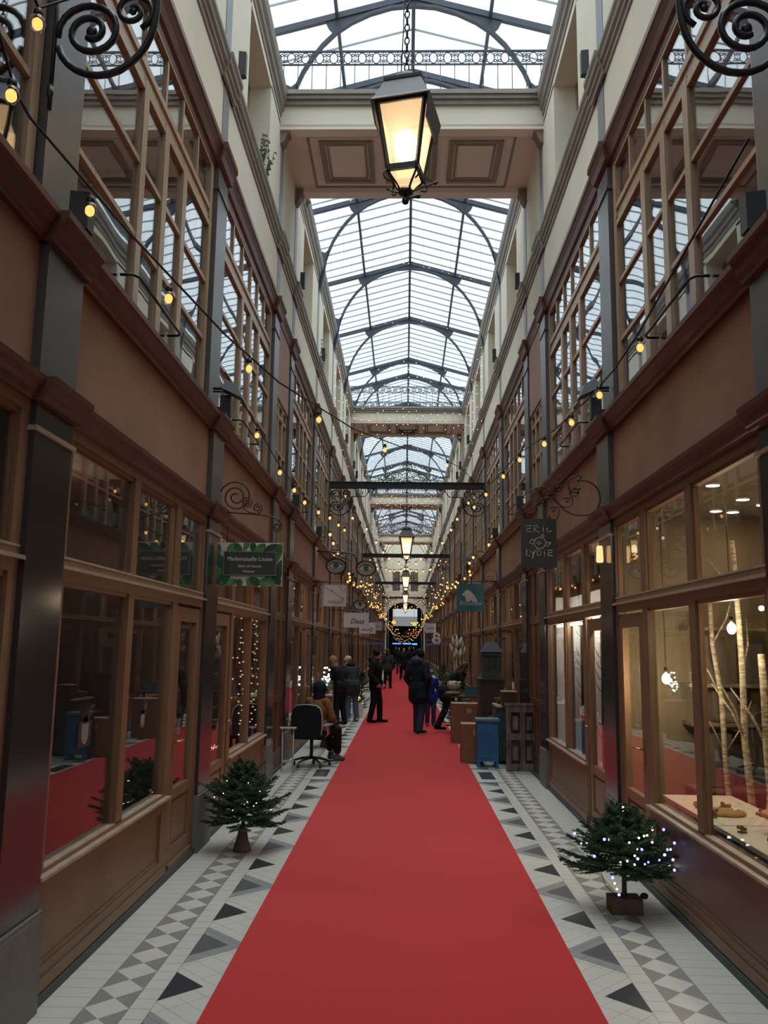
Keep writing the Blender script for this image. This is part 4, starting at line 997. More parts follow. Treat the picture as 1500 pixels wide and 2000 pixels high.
# lights in the right tree: placed through its branches
rnd = random.Random(17); cab = [(-.02, -.09, .11)]
for i in range(44):
    if i < 10: a = -2.2+rnd.uniform(-.9, .9); r = rnd.uniform(.18, .40); z = rnd.uniform(.38, .56)
    elif i < 36: a = -.75+rnd.uniform(-1.0, .9); r = rnd.uniform(.2, .36); z = .30+.34*rnd.random()
    elif i < 39: a = -1.5; r = .03; z = .66+.03*(i-36)
    else: a = -2.2; r = .2-.035*(i-39); z = .27-.045*(i-39)
    p = (r*math.cos(a), r*math.sin(a), z); q = MB(); q.ell((0, 0, 0), (.0075, .0075, .0075) if i % 3 else (.0105, .0105, .0105), 6, 5)
    o = q.build('led', LED if i % 3 == 0 or i % 7 == 0 else LEDW, tr); o.location = p; cab.append(p)
q = MB(); q.tube([(-.19, -.12, .3), (-.17, -.16, .22), (-.10, -.14, .15), (-.02, -.09, .11)], .003, 4); q.build('light_cable', BLACK, tr)
q = MB(); q.ell((.135, -.02, .115), (.03, .028, .022), 8, 6); q.build('battery_pack', BLACK, tr)
for i in range(16):
    a = -1.5+rnd.uniform(-1.3, 1.3); r = rnd.uniform(.1, .33); z = rnd.uniform(.3, .62); q = MB(); q.ell((0, 0, 0), (.0045, .0045, .0045), 6, 4); o = q.build('led', LEDW, tl); o.location = (r*math.cos(a), r*math.sin(a), z)
for lab, loc, h, sp, sd in [('bushy fir tree on the floor beside the seated person', (-1.45, 15.9, 0), .62, .42, 5), ('fir tree behind the pile of antiques on the right', (1.15, 18.3, 0), .75, .40, 8), ('big fir tree against the right shops behind the child', (1.45, 23.6, 0), 1.25, .55, 13), ('fir tree beside the leather-coated visitor on the left', (-1.3, 23.2, 0), .75, .38, 21), ('distant fir tree by the right wall', (1.5, 33.5, 0), 1.3, .5, 23), ('farther fir tree by the left wall', (-1.5, 30.5, 0), 1.0, .4, 27)]:
    fir(lab, loc, h, sp, sd, 'cone', dens=.6, nb=40)
PLUME = mat('pampas_plume', (.42, .36, .27), .9, .1, .2, 30)
pp = empty('pampas_plant', 'tall pale feathery pampas plumes above the fir on the right', 'plant', (1.55, 24.3, 0)); rnd = random.Random(4)
m = MB(); pl_ = MB()
m.lathe([(.10, 0), (.14, .3), (.13, .34)], n=10)
for i in range(13):
    a = rnd.uniform(0, 6.28); e = Vector((.28*math.cos(a)*rnd.random()-.1, .28*math.sin(a)*rnd.random(), rnd.uniform(1.45, 1.95))); pl_.tube([(0, 0, .3), tuple(e*.6+Vector((0, 0, .1))), tuple(e)], .006, 4)
    pl_.tube([tuple(e-Vector((0, 0, .05))), tuple(e+Vector((.02, 0, .1))), tuple(e+Vector((.05*math.cos(a), .05, .26)))], [.02, .05, .006], 6)
m.build('pot', LOG, pp); pl_.build('plumes', PLUME, pp)
# ------------------------------------------------------------------ antiques stacked on the right
CARD = mat('cardboard', (.24, .115, .062), .8, .2, .08, 6); CARDL = mat('cardboard_flap', (.40, .26, .16), .8, .2, .1, 6); STICK = mat('box_print', (.42, .30, .25), .7, .2, .05, 8)
def carton(label, x, y, w, d, h):
    r = empty('cardboard_box', label, 'box', (x, y, .012), group='cardboard boxes'); m = MB(); m.box(-w/2, w/2, -d/2, d/2, .0, h); m.build('carton', CARD, r)
    m = MB()
    m.add([(-w/2, -d/2, h), (w/2, -d/2, h), (w/2, -.01, h+.012), (-w/2, -.01, h+.02), (-w/2, -d/2, h+.004), (w/2, -d/2, h+.004), (w/2, -.01, h+.016), (-w/2, -.01, h+.024)], [(0,1,2,3),(4,5,6,7),(0,1,5,4),(1,2,6,5),(2,3,7,6),(3,0,4,7)])
    m.add([(-w/2, d/2, h), (w/2, d/2, h), (w/2, .0, h+.02), (-w/2, .0, h+.01), (-w/2, d/2, h+.004), (w/2, d/2, h+.004), (w/2, .0, h+.024), (-w/2, .0, h+.014)], [(0,1,2,3),(4,5,6,7),(0,1,5,4),(1,2,6,5),(2,3,7,6),(3,0,4,7)])
    m.build('flap', CARDL, r)
    m = MB(); m.box(w*.05, w*.05+.09, -d/2-.003, -d/2, h-.17, h-.09); m.build('printed_mark', STICK, r)
carton('large brown cardboard box standing on the carpet edge behind a smaller one', 1.19, 16.95, .54, .34, .74)
carton('small brown cardboard box beside the blue cabinet', 1.10, 14.15, .35, .30, .60)
BLUE = mat('blue_paint', (.022, .12, .28), .5, .4, .25, 3); BLUET = mat('worn_blue_top', (.12, .19, .22), .6, .3, .2, 6)
r = empty('bedside_cabinet', 'small blue painted cabinet with a worn grey top beside the cardboard box', 'cabinet', (1.31, 13.72, 0))
m = MB(); m.box(-.165, .165, -.15, .15, .09, .70); m.box(-.15, .15, -.158, -.15, .14, .66); m.build('body', BLUE, r)
m = MB(); m.box(-.185, .185, -.175, .17, .70, .735); m.build('top', BLUET, r)
for sx in (-1, 1):
    for sy in (-1, 1): m = MB(); m.box(sx*.165, sx*.12, sy*.15, sy*.105, 0, .09); m.build('leg', BLUE, r)
WEATH = mat('weathered_purple_wood', (.085, .055, .052), .8, .2, .5, 5, (4, 4, .7), col2=(.20, .155, .15))
r = empty('panelled_door', 'weathered purple-brown panelled door leaf leaning at the right pilaster', 'door leaf', (1.78, 13.12, 0), rz=0)
m = MB(); m.box(-.24, .24, -.012, .02, .02, 1.0); m.build('leaf', mat('shaded_recess_wood', (.05, .034, .032), .8, .2, .4, 5), r)  # same wood as the frame, recess shade put into its colour
m = MB()
for a in (-.24, -.03, .17): m.box(a, a+.07, -.035, -.02, .03, 1.0)
for z in (.03, .47, .88): m.box(-.24, .24, -.034, -.02, z, z+.10)
for x in (-.165, .045):
    for z in (.16, .60): m.box(x+.02, x+.10, -.030, -.02, z+.02, z+.22)
m.box(-.26, .26, -.045, .02, .975, 1.01); m.build('frame', WEATH, r)
DKW = mat('dark_walnut', (.05, .030, .022), .5, .4, .25, 5, (1, 1, 5)); GRN = mat('faded_green_paint', (.05, .085, .075), .6, .3, .3, 5)
r = empty('chest_of_drawers', 'faded green chest with a pale top behind the blue cabinet', 'chest', (1.68, 14.35, 0))
m = MB(); m.box(-.17, .19, -.35, .35, .05, .88); m.build('body', GRN, r)
m = MB(); m.box(-.19, .19, -.38, .38, .88, .91); m.build('top', CARDL, r)
for z in (.12, .37, .62): m = MB(); m.box(-.19, -.17, -.32, .32, z, z+.22); m.ell((-.2, 0, z+.11), .02, 8, 5); m.build('drawer', GRN, r)
r = empty('metal_bowl', 'shallow metal bowl on the faded green chest', 'bowl', (1.66, 14.5, .91)); m = MB(); m.lathe([(.07, 0), (.08, .01), (.14, .06), (.155, .10), (.145, .10), (.10, .04), (.0, .03)], n=18); m.build('bowl', mat('old_brass', (.16, .12, .07), .4, .5, .2, 8, metal=.7), r)
r = empty('wooden_crate', 'dark open wooden box with a pale rim on top of the leaning door side', 'crate', (1.70, 14.08, .91)); m = MB(); m.box(-.12, .12, -.15, .15, 0, .22); m.build('box', DKW, r); m = MB(); m.box(-.125, .125, -.155, .155, .22, .235); m.build('rim', CARDL, r)
r = empty('dresser', 'dark walnut dresser among the antiques on the right', 'dresser', (1.58, 16.05, 0))
m = MB(); m.box(-.19, .24, -.3, .3, .05, 1.24); m.box(-.15, .2, -.31, -.3, .65, 1.18); m.box(-.15, .2, -.31, -.3, .1, .58); m.build('body', DKW, r)
m = MB(); m.box(-.22, .26, -.33, .33, 1.24, 1.275); m.build('top', DKW, r)
for sx in (-.17, .2): m = MB(); m.box(sx-.02, sx+.02, -.28, -.24, 0, .05); m.box(sx-.02, sx+.02, .24, .28, 0, .05); m.build('foot', DKW, r)
r = empty('model_house', 'dark grey-green model house with windows standing on the walnut dresser', 'model house', (1.62, 16.05, 1.275))
m = MB(); m.box(-.17, .17, -.14, .14, 0, .48); m.build('walls', mat('grey_green_paint', (.05, .07, .07), .6, .3, .2, 8), r)
m = MB(); m.add([(-.2, -.17, .48), (.2, -.17, .48), (.2, .17, .48), (-.2, .17, .48), (-.1, -.04, .66), (.1, -.04, .66), (.1, .04, .66), (-.1, .04, .66)], [(0,1,2,3),(4,5,6,7),(0,1,5,4),(1,2,6,5),(2,3,7,6),(3,0,4,7)]); m.build('roof', SIGNB, r)
for x in (-.09, .02):
    m = MB(); m.box(x, x+.075, -.145, -.14, .16, .38); m.build('window', SIGNB, r)
m = MB(); m.box(-.19, .19, -.16, .16, .42, .45); m.build('ledge', GRN, r)
r = empty('folding_table', 'low dark table loaded with small goods in front of the bending woman', 'table', (1.35, 17.6, 0))
m = MB(); m.box(-.42, .25, -.25, .25, .83, .86); m.build('top', DKW, r)
for sx in (-.22, .2):
    for sy in (-.2, .2): m = MB(); m.box(sx-.018, sx+.018, sy-.018, sy+.018, 0, .83); m.build('leg', DKW, r)
m = MB(); m.ell((0, 0, .05), (.17, .13, .05), 14, 8); o = m.build('wicker_tray', mat('wicker', (.20, .15, .09), .8, .2, .3, 40)); o.location = (1.0, 17.55, .86); tag(o, 'round wicker tray on the goods table', 'tray')
m = MB(); m.ell((0, 0, .10), (.14, .12, .10), 12, 8); rr = random.Random(2)
for i in range(60): m.ell((rr.uniform(-.13, .13), rr.uniform(-.11, .11), .10+rr.uniform(0, .08)), rr.uniform(.015, .03), 5, 4)
o = m.build('dried_flower_bunch', PLUME); o.location = (1.02, 17.60, .955); tag(o, 'bunch of pale dried flowers heaped on the wicker tray', 'dried flowers')
r = empty('serving_tray', 'teal tray tilted up on the goods table', 'tray', (1.37, 17.6, .86)); m = MB(); m.box(-.14, .14, -.02, .0, .0, .17); m.build('panel', TEALS, r); m = MB(); m.box(-.15, .15, -.03, .005, .165, .18); m.box(-.15, .15, -.03, .005, -.0, .012); m.build('rim', TEALS, r)
r = empty('side_table', 'small dark stool beside the large cardboard box', 'stool', (1.62, 15.0, 0)); m = MB(); m.box(-.15, .15, -.15, .15, .62, .66); m.build('top', DKW, r)
for sx in (-1, 1):
    for sy in (-1, 1): m = MB(); m.box(sx*.13-.015, sx*.13+.015, sy*.13-.015, sy*.13+.015, 0, .62); m.build('leg', DKW, r)
# ------------------------------------------------------------------ left side objects
CHBLK = mat('black_fabric', (.016, .016, .018), .85, .2, .1, 40); LTGREY = mat('pale_plastic', (.48, .46, .42), .5, .3, .03, 8)
r = empty('office_chair', 'black swivel office chair with pale armrests seen from behind', 'chair', (-1.42, 13.42, 0), rz=math.radians(-12))
m = MB()
prof_ = [(-.23, .50), (-.245, .62), (-.24, .78), (-.215, .88), (-.15, .925), (0, .94), (.15, .925), (.215, .88), (.24, .78), (.245, .62), (.23, .50), (.15, .44), (-.15, .44)]
m.plate(prof_, -.30, -.24); m.plate([(x*.94, (z-.68)*.94+.68) for x, z in prof_], -.24, -.215); m.build('backrest', CHBLK, r)
m = MB(); m.tube([(x*1.0, -.268, z) for x, z in prof_[:11]], .012, 6); m.build('backrest_rim', LTGREY, r)
m = MB(); m.box(-.23, .23, -.24, .22, .42, .48); m.ell((0, 0, .475), (.24, .23, .035), 16, 6); m.build('seat', CHBLK, r)
for s_ in (-1, 1):
    m = MB(); m.box(s_*.25, s_*.31, -.2, .1, .62, .645); m.tube([(s_*.28, -.15, .63), (s_*.29, -.08, .5), (s_*.2, -.02, .43)], .012, 6); m.build('armrest', LTGREY, r)
m = MB(); m.tube([(0, 0, .12), (0, 0, .42)], .026, 10); m.build('column', BLACK, r)
for i in range(5):
    a = i*2*PI/5+.5; m = MB(); m.tube([(0, 0, .13), (.15*math.cos(a), .15*math.sin(a), .115), (.29*math.cos(a), .29*math.sin(a), .075)], [.024, .02, .014], 6); m.lathe([(.005, .0), (.022, .005), (.024, .03), (.015, .06)], (.29*math.cos(a), .29*math.sin(a), 0), 8); m.build('leg', BLACK, r)
r = empty('metal_stand', 'thin white metal stand against the dark staircase door behind the chair', 'stand', (-1.72, 12.75, 0))
for x in (-.06, .1): m = MB(); m.tube([(x, 0, 0), (x, 0, .62)], .012, 6); m.build('post', LTGREY, r)
m = MB(); m.box(-.1, .14, -.05, .05, .62, .64); m.box(-.06, .1, -.02, .02, .14, .17); m.build('shelf', LTGREY, r)
m = MB(); m.tube([(.02, 0, .64), (.02, 0, .72)], .006, 5); m.tube(spiral((.02, .745), .03, .03, -PI/2, .8, 12), .006, 5); m.build('hook', LTGREY, r)
r = empty('planter_box', 'brown wooden planter box by the window behind the seated person', 'planter', (-1.68, 18.2, 0)); m = MB(); m.box(-.17, .15, -.17, .17, 0, .78); m.build('box', STAIRD, r); m = MB(); m.box(-.19, .17, -.19, .19, .78, .81); m.build('rim', LTGREY, r)
r = empty('lit_plant', 'small plant wound with bright white lights on the brown planter box', 'plant', (-1.67, 18.2, .81)); m = MB(); l = MB(); rr = random.Random(9)
for i in range(40):
    a = rr.uniform(0, 6.28); q = Vector((rr.uniform(.05, .18)*math.cos(a), rr.uniform(.05, .15)*math.sin(a), rr.uniform(.05, .30))); m.add([(0, 0, .0), tuple(q+Vector((.02, 0, .02))), tuple(q*1.2), tuple(q-Vector((.02, 0, -.02)))], [(0, 1, 2, 3)])
for i in range(26): l.ell((rr.uniform(-.06, .1), rr.uniform(-.08, .05)-.08, .18+rr.uniform(0, .38)), rr.uniform(.012, .022), 6, 5)
m.build('leaves', NEED2, r); l.build('lights', LEDW, r)
r = empty('white_pot', 'white tapered pot with a small lit plant beside the left walkers', 'planter', (-1.2, 22.3, 0)); m = MB(); m.frustum((0, 0), (.11, .11), (.16, .16), 0, .36); m.build('pot', WHITE, r); m = MB(); l = MB()
for i in range(60):
    a = rr.uniform(0, 6.28); q = Vector((.2*math.cos(a)*rr.random(), .2*math.sin(a)*rr.random(), .36+rr.uniform(.02, .3))); m.add([(q.x*.4, q.y*.4, .34), (q.x+.02, q.y, q.z), (q.x*1.1, q.y*1.1, q.z+.05), (q.x-.02, q.y, q.z)], [(0, 1, 2, 3)])
for i in range(14): l.ell((rr.uniform(-.15, .15), -.12+rr.uniform(-.05, .05), .42+rr.uniform(0, .2)), .012, 5, 4)
m.build('leaves', NEED, r); l.build('lights', SPOT, r)
# ------------------------------------------------------------------ stickers on the near left panes
for i, (y, z, sc_) in enumerate([(5.19, 1.30, 1.), (6.33, 1.28, .75), (7.36, 1.14, 1.15)]):
    r = empty('window_sticker', ['dark square sticker of a potted agave on the widest near left pane', 'smallest dark potted agave sticker, on the middle left pane', 'dark potted agave sticker on the near left shop door glass'][i], 'sticker', (FX(-1)(-.071), y, z), rz=-PI/2, group='potted agave stickers')
    r.rotation_euler = (0, 0, PI/2); r.scale = (sc_, 1, sc_)
    m = MB(); m.plate([(-.105, -.075), (.105, -.075), (.105, .075), (-.105, .075)], -.0012, 0, 0)
    for k in range(11):
        a = PI*(.12+.76*k/10); L_ = .13+.03*math.sin(k*1.7); m.plate([(-.012+.02*math.cos(a), .07), (.012+.02*math.cos(a), .07), (L_*math.cos(a), .075+L_*math.sin(a))], -.0012, 0, 0)
    m.build('silhouette', SIGNB, r)
    m = MB(); m.plate([(-.06, .06), (-.055, -.02), (-.03, -.055), (0, -.062), (.03, -.055), (.055, -.02), (.06, .06)], -.0022, -.0012, 0); m.build('pot_print', mat('sticker_grey', (.25, .25, .25), .6, .2, 0), r)
# ------------------------------------------------------------------ inside the right jeweller's shop
RX = FX(1)
TABW = mat('white_tabletop', (.80, .77, .68), .5, .3, .03, 5); SLICE = mat('wood_slice', (.50, .28, .12), .6, .3, .2, 10)
for i, (y0, y1) in enumerate(((4.62, 6.26), (6.28, 7.52))):
    r = empty('display_table', ['near white display table inside the right shop window', 'far white display table inside the right shop window'][i], 'table', (0, 0, 0), group='white display tables')
    m = MB(); m.box(2.2, 2.78, y0, y1, .60, .63); m.build('top', TABW, r)
    for x in (2.3, 2.7):
        for y in (y0+.08, y1-.08): m = MB(); m.box(x-.02, x+.02, y-.02, y+.02, 0.02, .60); m.build('leg', BLACK, r)
r = empty('cake_stand', 'wood-slice stand on a dark foot on the white display table', 'display stand', (2.60, 6.0, .63)); m = MB(); m.lathe([(.09, 0), (.10, .01), (.09, .09), (.07, .1)], n=16); m.build('foot', DKW, r); m = MB(); m.lathe([(.16, .10), (.175, .11), (.175, .135), (.165, .14)], n=20); m.build('slice', SLICE, r)
for i, (x, y, rr_) in enumerate([(2.42, 6.7, .15), (2.62, 5.45, .17), (2.42, 5.1, .14)]):
    m = MB(); m.lathe([(rr_, 0), (rr_*1.03, .008), (rr_, .022)], n=20); o = m.build('wood_slice', SLICE); o.location = (x, y, .63); tag(o, ['flat wood slice on the far white display table', 'larger flat wood slice on the near white display table', 'small flat wood slice nearest the edge of the white display table'][i], 'wood slice', 'wood slices')
rnd = random.Random(31); JEW = mat('burnished_metal', (.30, .20, .10), .3, .6, .4, 30, metal=.8)
for i in range(12):
    x, y = [(2.32, 6.95), (2.28, 6.55), (2.5, 6.9), (2.3, 6.05), (2.38, 5.72), (2.36, 5.5), (2.3, 5.28), (2.7, 6.22), (2.7, 6.35), (2.68, 6.62), (2.45, 5.85), (2.7, 5.72)][i]
    m = MB()
    for j in range(7): m.ell((rnd.uniform(-.04, .04), rnd.uniform(-.04, .04), .015+rnd.uniform(0, .03)), (rnd.uniform(.01, .024), rnd.uniform(.01, .024), .014), 6, 5)
    m.lathe([(.03, 0), (.034, .006), (.02, .01)], n=10)
    o = m.build('jewellery_piece', JEW); o.location = (x, y, .63); tag(o, 'small cluster of burnished jewellery on the white display tables', 'jewellery', 'jewellery on the display tables')
BIRCH = mat('birch_bark', (.62, .55, .42), .7, .3, .3, 9, (1.5, 1.5, 6), col2=(.20, .15, .10))
def birch(label, x, y, z0, h, r_, seed, tilt):
    m = MB(); rr = random.Random(seed); p = [Vector((0, 0, 0))]
    for i in range(1, 6): p.append(Vector((tilt*i/5+rr.uniform(-.02, .02), rr.uniform(-.02, .02), h*i/5)))
    root = empty('birch_trunk', label, 'birch trunk', (x, y, z0), group='birch trunks in the shop window')
    m.tube(p, [r_*(1-.08*i) for i in range(6)], 9); m.build('trunk', BIRCH, root)
    for k in range(4):
        b = p[2+k % 3]; a = rr.uniform(0, 6.28); m = MB(); e = b+Vector((.25*math.cos(a), .25*math.sin(a), .45)); m.tube([b, (b+e)/2+Vector((.03, 0, .0)), e], [r_*.35, r_*.25, r_*.12], 5); m.build('branch', BIRCH, root)
birch('thickest sawn-off white birch trunk behind the display tables', 2.86, 6.92, .63-.61, 1.80, .045, 1, .0)
birch('tall slender white birch trunk reaching the ceiling of the right shop', 2.84, 7.22, .02, 2.75, .034, 2, -.06)
birch('forked grey birch trunk next to the shop shelves', 2.86, 7.68, .02, 2.35, .03, 3, -.12)
r = empty('wall_shelf', 'dark boxes on beige shelves at the back of the right shop', 'shelf', (0, 0, 0)); m = MB()
for z in (.62, 1.18, 1.52, 2.02): m.box(2.55, 5.2, 7.72, 8.0, z, z+.03)
m.build('boards', WARMIN, r)
for i, (x, z, w_, h) in enumerate([(2.66, 1.55, .22, .42), (2.78, 1.22, .18, .26), (3.05, 1.55, .16, .36), (2.66, .66, .24, .46), (3.05, .66, .3, .5), (3.4, 1.22, .25, .26)]): m = MB(); m.box(x, x+w_, 7.76, 7.96, z, z+h); m.build('storage_box', [DARKIN], r)
for i, (x, y, z, t) in enumerate([(2.62, 6.9, 2.02, 'bare globe pendant lamp seen through the middle pane of the right shop'), (2.25, 7.45, 1.60, 'bare pear-shaped pendant bulb seen through the right shop door')]):
    r = empty('pendant_lamp', t, 'lamp', (x, y, z), group='pendant bulbs in the right shop'); m = MB(); m.ell((0, 0, 0), (.035, .035, .045), 10, 8); m.build('bulb', emit('pendant_glow' + 'ab'[i], (1, .82, .52), 300, True), r); m = MB(); m.tube([(0, 0, .04), (0, 0, 3.1-z)], .004, 4); m.lathe([(.015, .04), (.018, .09), (.006, .1)], n=8); m.build('cord', BLACK, r)
for i, (x, y) in enumerate([(2.32, 6.34), (2.78, 6.94), (2.78, 7.55), (2.95, 7.6), (3.05, 7.2), (2.4, 5.4)]):
    m = MB(); m.lathe([(.05, 0), (.055, .02), (.04, .03)], n=14); m.m = [0]*len(m.m); m.m[-2] = 1; o = m.build('ceiling_spotlight', [WHITE, SPOTR]); o.location = (x, y, 3.075); tag(o, 'small round recessed spotlight in the beige ceiling of the right shop', 'spotlight', 'ceiling spotlights')
# white-lit window with bare branches in the next shop
r = empty('display_backdrop', 'white pleated backdrop lit from above in the second right shop window', 'backdrop', (2.24, 8.5, .02)); m = MB(); n = 60
vs = []; fs = []
for i in range(n+1):
    y = 3.05*i/n; x = .02*math.sin(i*1.3)
    vs += [(x, y, .5), (x, y, 2.5), (x+.02, y, 2.5), (x+.02, y, .5)]
for i in range(n):
    for j in range(4): fs.append((i*4+j, i*4+(j+1) % 4, i*4+4+(j+1) % 4, i*4+4+j))
m.add(vs, fs); m.box(-.2, .9, 3.03, 3.06, .5, 2.5); m.build('cloth', WHITE, r)
r2 = empty('display_shelf', 'white-topped low shelf inside the second right shop window', 'shelf', (2.13, 8.5, 0)); m = MB(); m.box(-.1, .08, 0, 3.0, .55, .6); m.build('top', TABW, r2); m = MB(); m.box(-.06, .07, 0, 3.0, .02, .55); m.build('base', DARKIN, r2)
BRN = mat('dark_branch', (.03, .035, .03), .8, .2, .1, 10)
for i, y in enumerate((8.85, 9.25, 9.75, 10.3, 10.9)):
    rr = random.Random(40+i); r = empty('branch_trunk', 'thin dark bare trunk with twigs standing before the white backdrop', 'branch', (2.12, y, .6), group='bare trunks before the white backdrop'); m = MB(); m.tube([(0, 0, 0), (.01, .02, .9), (0, 0, 1.75)], [.026, .022, .016], 6); m.build('trunk', BRN, r); m = MB()
    for k in range(11): z = .3+.12*k; a = rr.choice((-1, 1)); m.tube([(0, 0, z), (-.02, a*.09, z+.03), (-.03, a*.2, z+.12)], [.006, .005, .002], 4)
    m.build('twigs', BRN, r)
# left second shop: strings of lights, an amber bulb, a chalkboard
m = MB(); rr = random.Random(77); Yl = (9.55, 9.75, 10.3, 10.55, 11.2, 11.45)
for y in Yl:
    z = 2.15
    while z > .75: m.ell((FX(-1)(-.13)+rr.uniform(-.02, .02), y+rr.uniform(-.08, .08), z), .0085, 5, 4); z -= rr.uniform(.05, .14)
for i in range(60): m.ell((FX(-1)(-.13-rr.uniform(0, .15)), rr.uniform(8.7, 9.3), .74+rr.uniform(0, .05)), .006, 4, 3)
tag(m.build('fairy_light_strands', FAIRY, norm=False), 'vertical strands of fairy lights inside the second left shop window', 'fairy lights', None, 'stuff')
AMB = emit('amber_bulb', (1, .30, .05), 7)
r = empty('pendant_lamp', 'amber pear-shaped pendant bulb behind the second left shop door', 'lamp', (-2.22, 9.75, 2.02)); m = MB(); m.lathe([(.005, -.11), (.035, -.08), (.045, -.03), (.035, .04), (.018, .08)], n=12); m.build('bulb', AMB, r); m = MB(); m.tube([(0, 0, .08), (0, 0, 1.05)], .004, 4); m.build('cord', BLACK, r)
r = empty('chalkboard', 'tall black chalkboard with white scribbled lines behind the second left shop door', 'chalkboard', (-2.12, 9.5, 0), rz=math.radians(40)); m = MB(); m.box(-.14, .14, -.015, .015, .6, 1.75); m.build('board', SIGNB, r); m = MB()
for j in range(8): m.tube([(-.10+.02*i, -.018, 1.6-.09*j+.012*math.sin(i*2.1+j)) for i in range(4+(j*3) % 6+2)], .005, 4)
m.build('chalk_lines', LETW, r)
for sx in (-.1, .1): m = MB(); m.box(sx-.02, sx+.02, -.02, .1, .02, .6); m.build('leg', DKW, r)
# side plants on the ledges upstairs
for i, (s_, y, z, n_) in enumerate([(-1, 9.9, 7.88, 60), (-1, 17.6, 7.88, 22), (-1, 14.1, 9.85, 26)]):
    r = empty('trailing_plant', ['wispy trailing plant on the taupe ledge under the near top window on the left', 'small trailing plant on the taupe ledge farther along the left wall', 'tuft of dried plant high on the left wall just past the big bridge'][i], 'plant', (FX(s_)(-.04), y, z), group='plants on the wall ledges'); m = MB(); l = MB(); rr = random.Random(50+i)
    for k in range(n_//6):
        p = Vector((0, rr.uniform(-.4, .4), 0)); q = p+Vector((rr.uniform(.0, .1), rr.uniform(-.2, .2), rr.uniform(.1, .5))); m.tube([p, (p+q)/2+Vector((.03, 0, .05)), q], .004, 4)
        for j in range(6): c = p+(q-p)*(j/5); l.add([c, c+Vector((.02, .03, .02)), c+Vector((.03, .05, .0)), c+Vector((.01, .03, -.015))], [(0, 1, 2, 3)])
    m.build('stems', BARK, r); l.build('leaves', NEED2, r)
m = MB(); m.lathe([(.03, 0), (.035, .02), (.03, .15), (.02, .16)], n=14); o = m.build('wall_lamp', emit('wall_lamp_glow', (1, .52, .22), 1.6)); o.location = (FX(1)(.05), 8.1, 2.66);  # glowing tube stands in for a lamp's reflection in the pilaster paint
tag(o, 'small glowing amber wall lamp on the pilaster beside the black square sign', 'wall lamp')
r = empty('leaf_garland', 'dark leafy garland hung across the roof above the first iron beam', 'garland', (.05, 37.4, 0)); m = MB(); rr = random.Random(91)
m.tube([(-1.99, 0, 9.4), (-.9, 0, 9.2), (0, 0, 9.3), (.9, 0, 9.2), (1.94, 0, 9.4)], .015, 5); m.build('wire', BLACK, r); l = MB()
for i in range(420):
    x = rr.gauss(0, .65); x = max(-1.8, min(1.8, x)); z = 9.25+rr.random()*max(.12, .95-abs(x)*1.1)+rr.uniform(-.1, .05); a = rr.uniform(0, 6.28); s_ = rr.uniform(.03, .07); y = rr.uniform(-.1, .1)
    l.add([(x, y, z), (x+s_*math.cos(a), y+.02, z+s_*math.sin(a)), (x+s_*1.6*math.cos(a+.4), y, z+s_*1.6*math.sin(a+.4)), (x+s_*math.cos(a+.9), y-.02, z+s_*math.sin(a+.9))], [(0, 1, 2, 3)])
l.build('leaves', NEED, r)
# lamps of the rooms
def lamp(x, y, z, e, col=(1, .74, .45), r_=.1, kind='POINT'):
    l = bpy.data.lights.new('shop_lamp', kind); l.energy = e; l.color = col
    if kind == 'POINT': l.shadow_soft_size = r_
    else: l.size = r_
    o = bpy.data.objects.new('shop_lamp', l); COL.objects.link(o); o.location = (x, y, z); return o
pass; 
m = MB(); m.box(2.03, 2.055, 8.6, 11.4, 2.12, 2.14); o = m.build('added_strip_light', emit('backdrop_fill_glow', (1, .93, .76), 60, True)); tag(o, 'thin white strip light along the top of the second right shop window', 'strip light')  # emissive strip added to whiten the pleated backdrop
r = empty('pendant_lamp', 'bare bulb hanging over the near display table in the right shop', 'lamp', (2.62, 5.5, 1.95), group='pendant bulbs in the right shop'); m = MB(); m.ell((0, 0, 0), (.035, .035, .045), 10, 8); m.build('bulb', emit('pendant_glow_c', (1, .82, .52), 340, True), r); m = MB(); m.tube([(0, 0, .04), (0, 0, 1.15)], .004, 4); m.build('cord', BLACK, r)  # extra bulb added to brighten the white tabletop
lamp(-2.9, 6.0, 3.05, 13, (1, .9, .78), .04); lamp(-2.5, 10.2, 2.9, 8, (1, .62, .3), .04)  # first lamp is an added dim fill for the near left interior
for i, (y0, t, k) in enumerate(BAYS):
    if 12 < y0 < 45:
        for s_ in (-1, 1): lamp(XC+s_*2.5, y0+1.6, 2.6, 15, (1, .75, .46), .045)
# ------------------------------------------------------------------ people
SKIN = mat('skin', (.42, .24, .17), .5, .4, .05, 10)
def cloth(name, c, rough=.8): return mat(name, c, rough, .2, .15, 25)
NAVY = cloth('navy_cloth', (.012, .016, .026)); JEANS = cloth('blue_denim', (.035, .052, .088)); LJEANS = cloth('pale_denim', (.10, .14, .20)); BLK = cloth('black_cloth', (.010, .010, .011)); CHAR = cloth('charcoal_coat', (.045, .047, .048)); CREAMW = cloth('cream_wool', (.58, .49, .36)); TANW = cloth('tan_hood', (.26, .17, .09))
ROYAL = cloth('royal_blue_jacket', (.012, .02, .16)); BRJ = cloth('camel_jacket', (.24, .115, .045)); HAIRB = cloth('brown_hair', (.07, .035, .02), .5); MAROON = cloth('maroon_scarf', (.09, .012, .016)); SHOE = cloth('dark_shoe', (.02, .018, .018), .5); WSOLE = cloth('pale_sole', (.45, .44, .42)); BRSH = cloth('brown_shoe', (.10, .055, .03)); GREYC = cloth('grey_cap', (.16, .16, .15)); GREENC = cloth('olive_coat', (.014, .018, .015)); SLATE = cloth('slate_shoe', (.09, .10, .13))
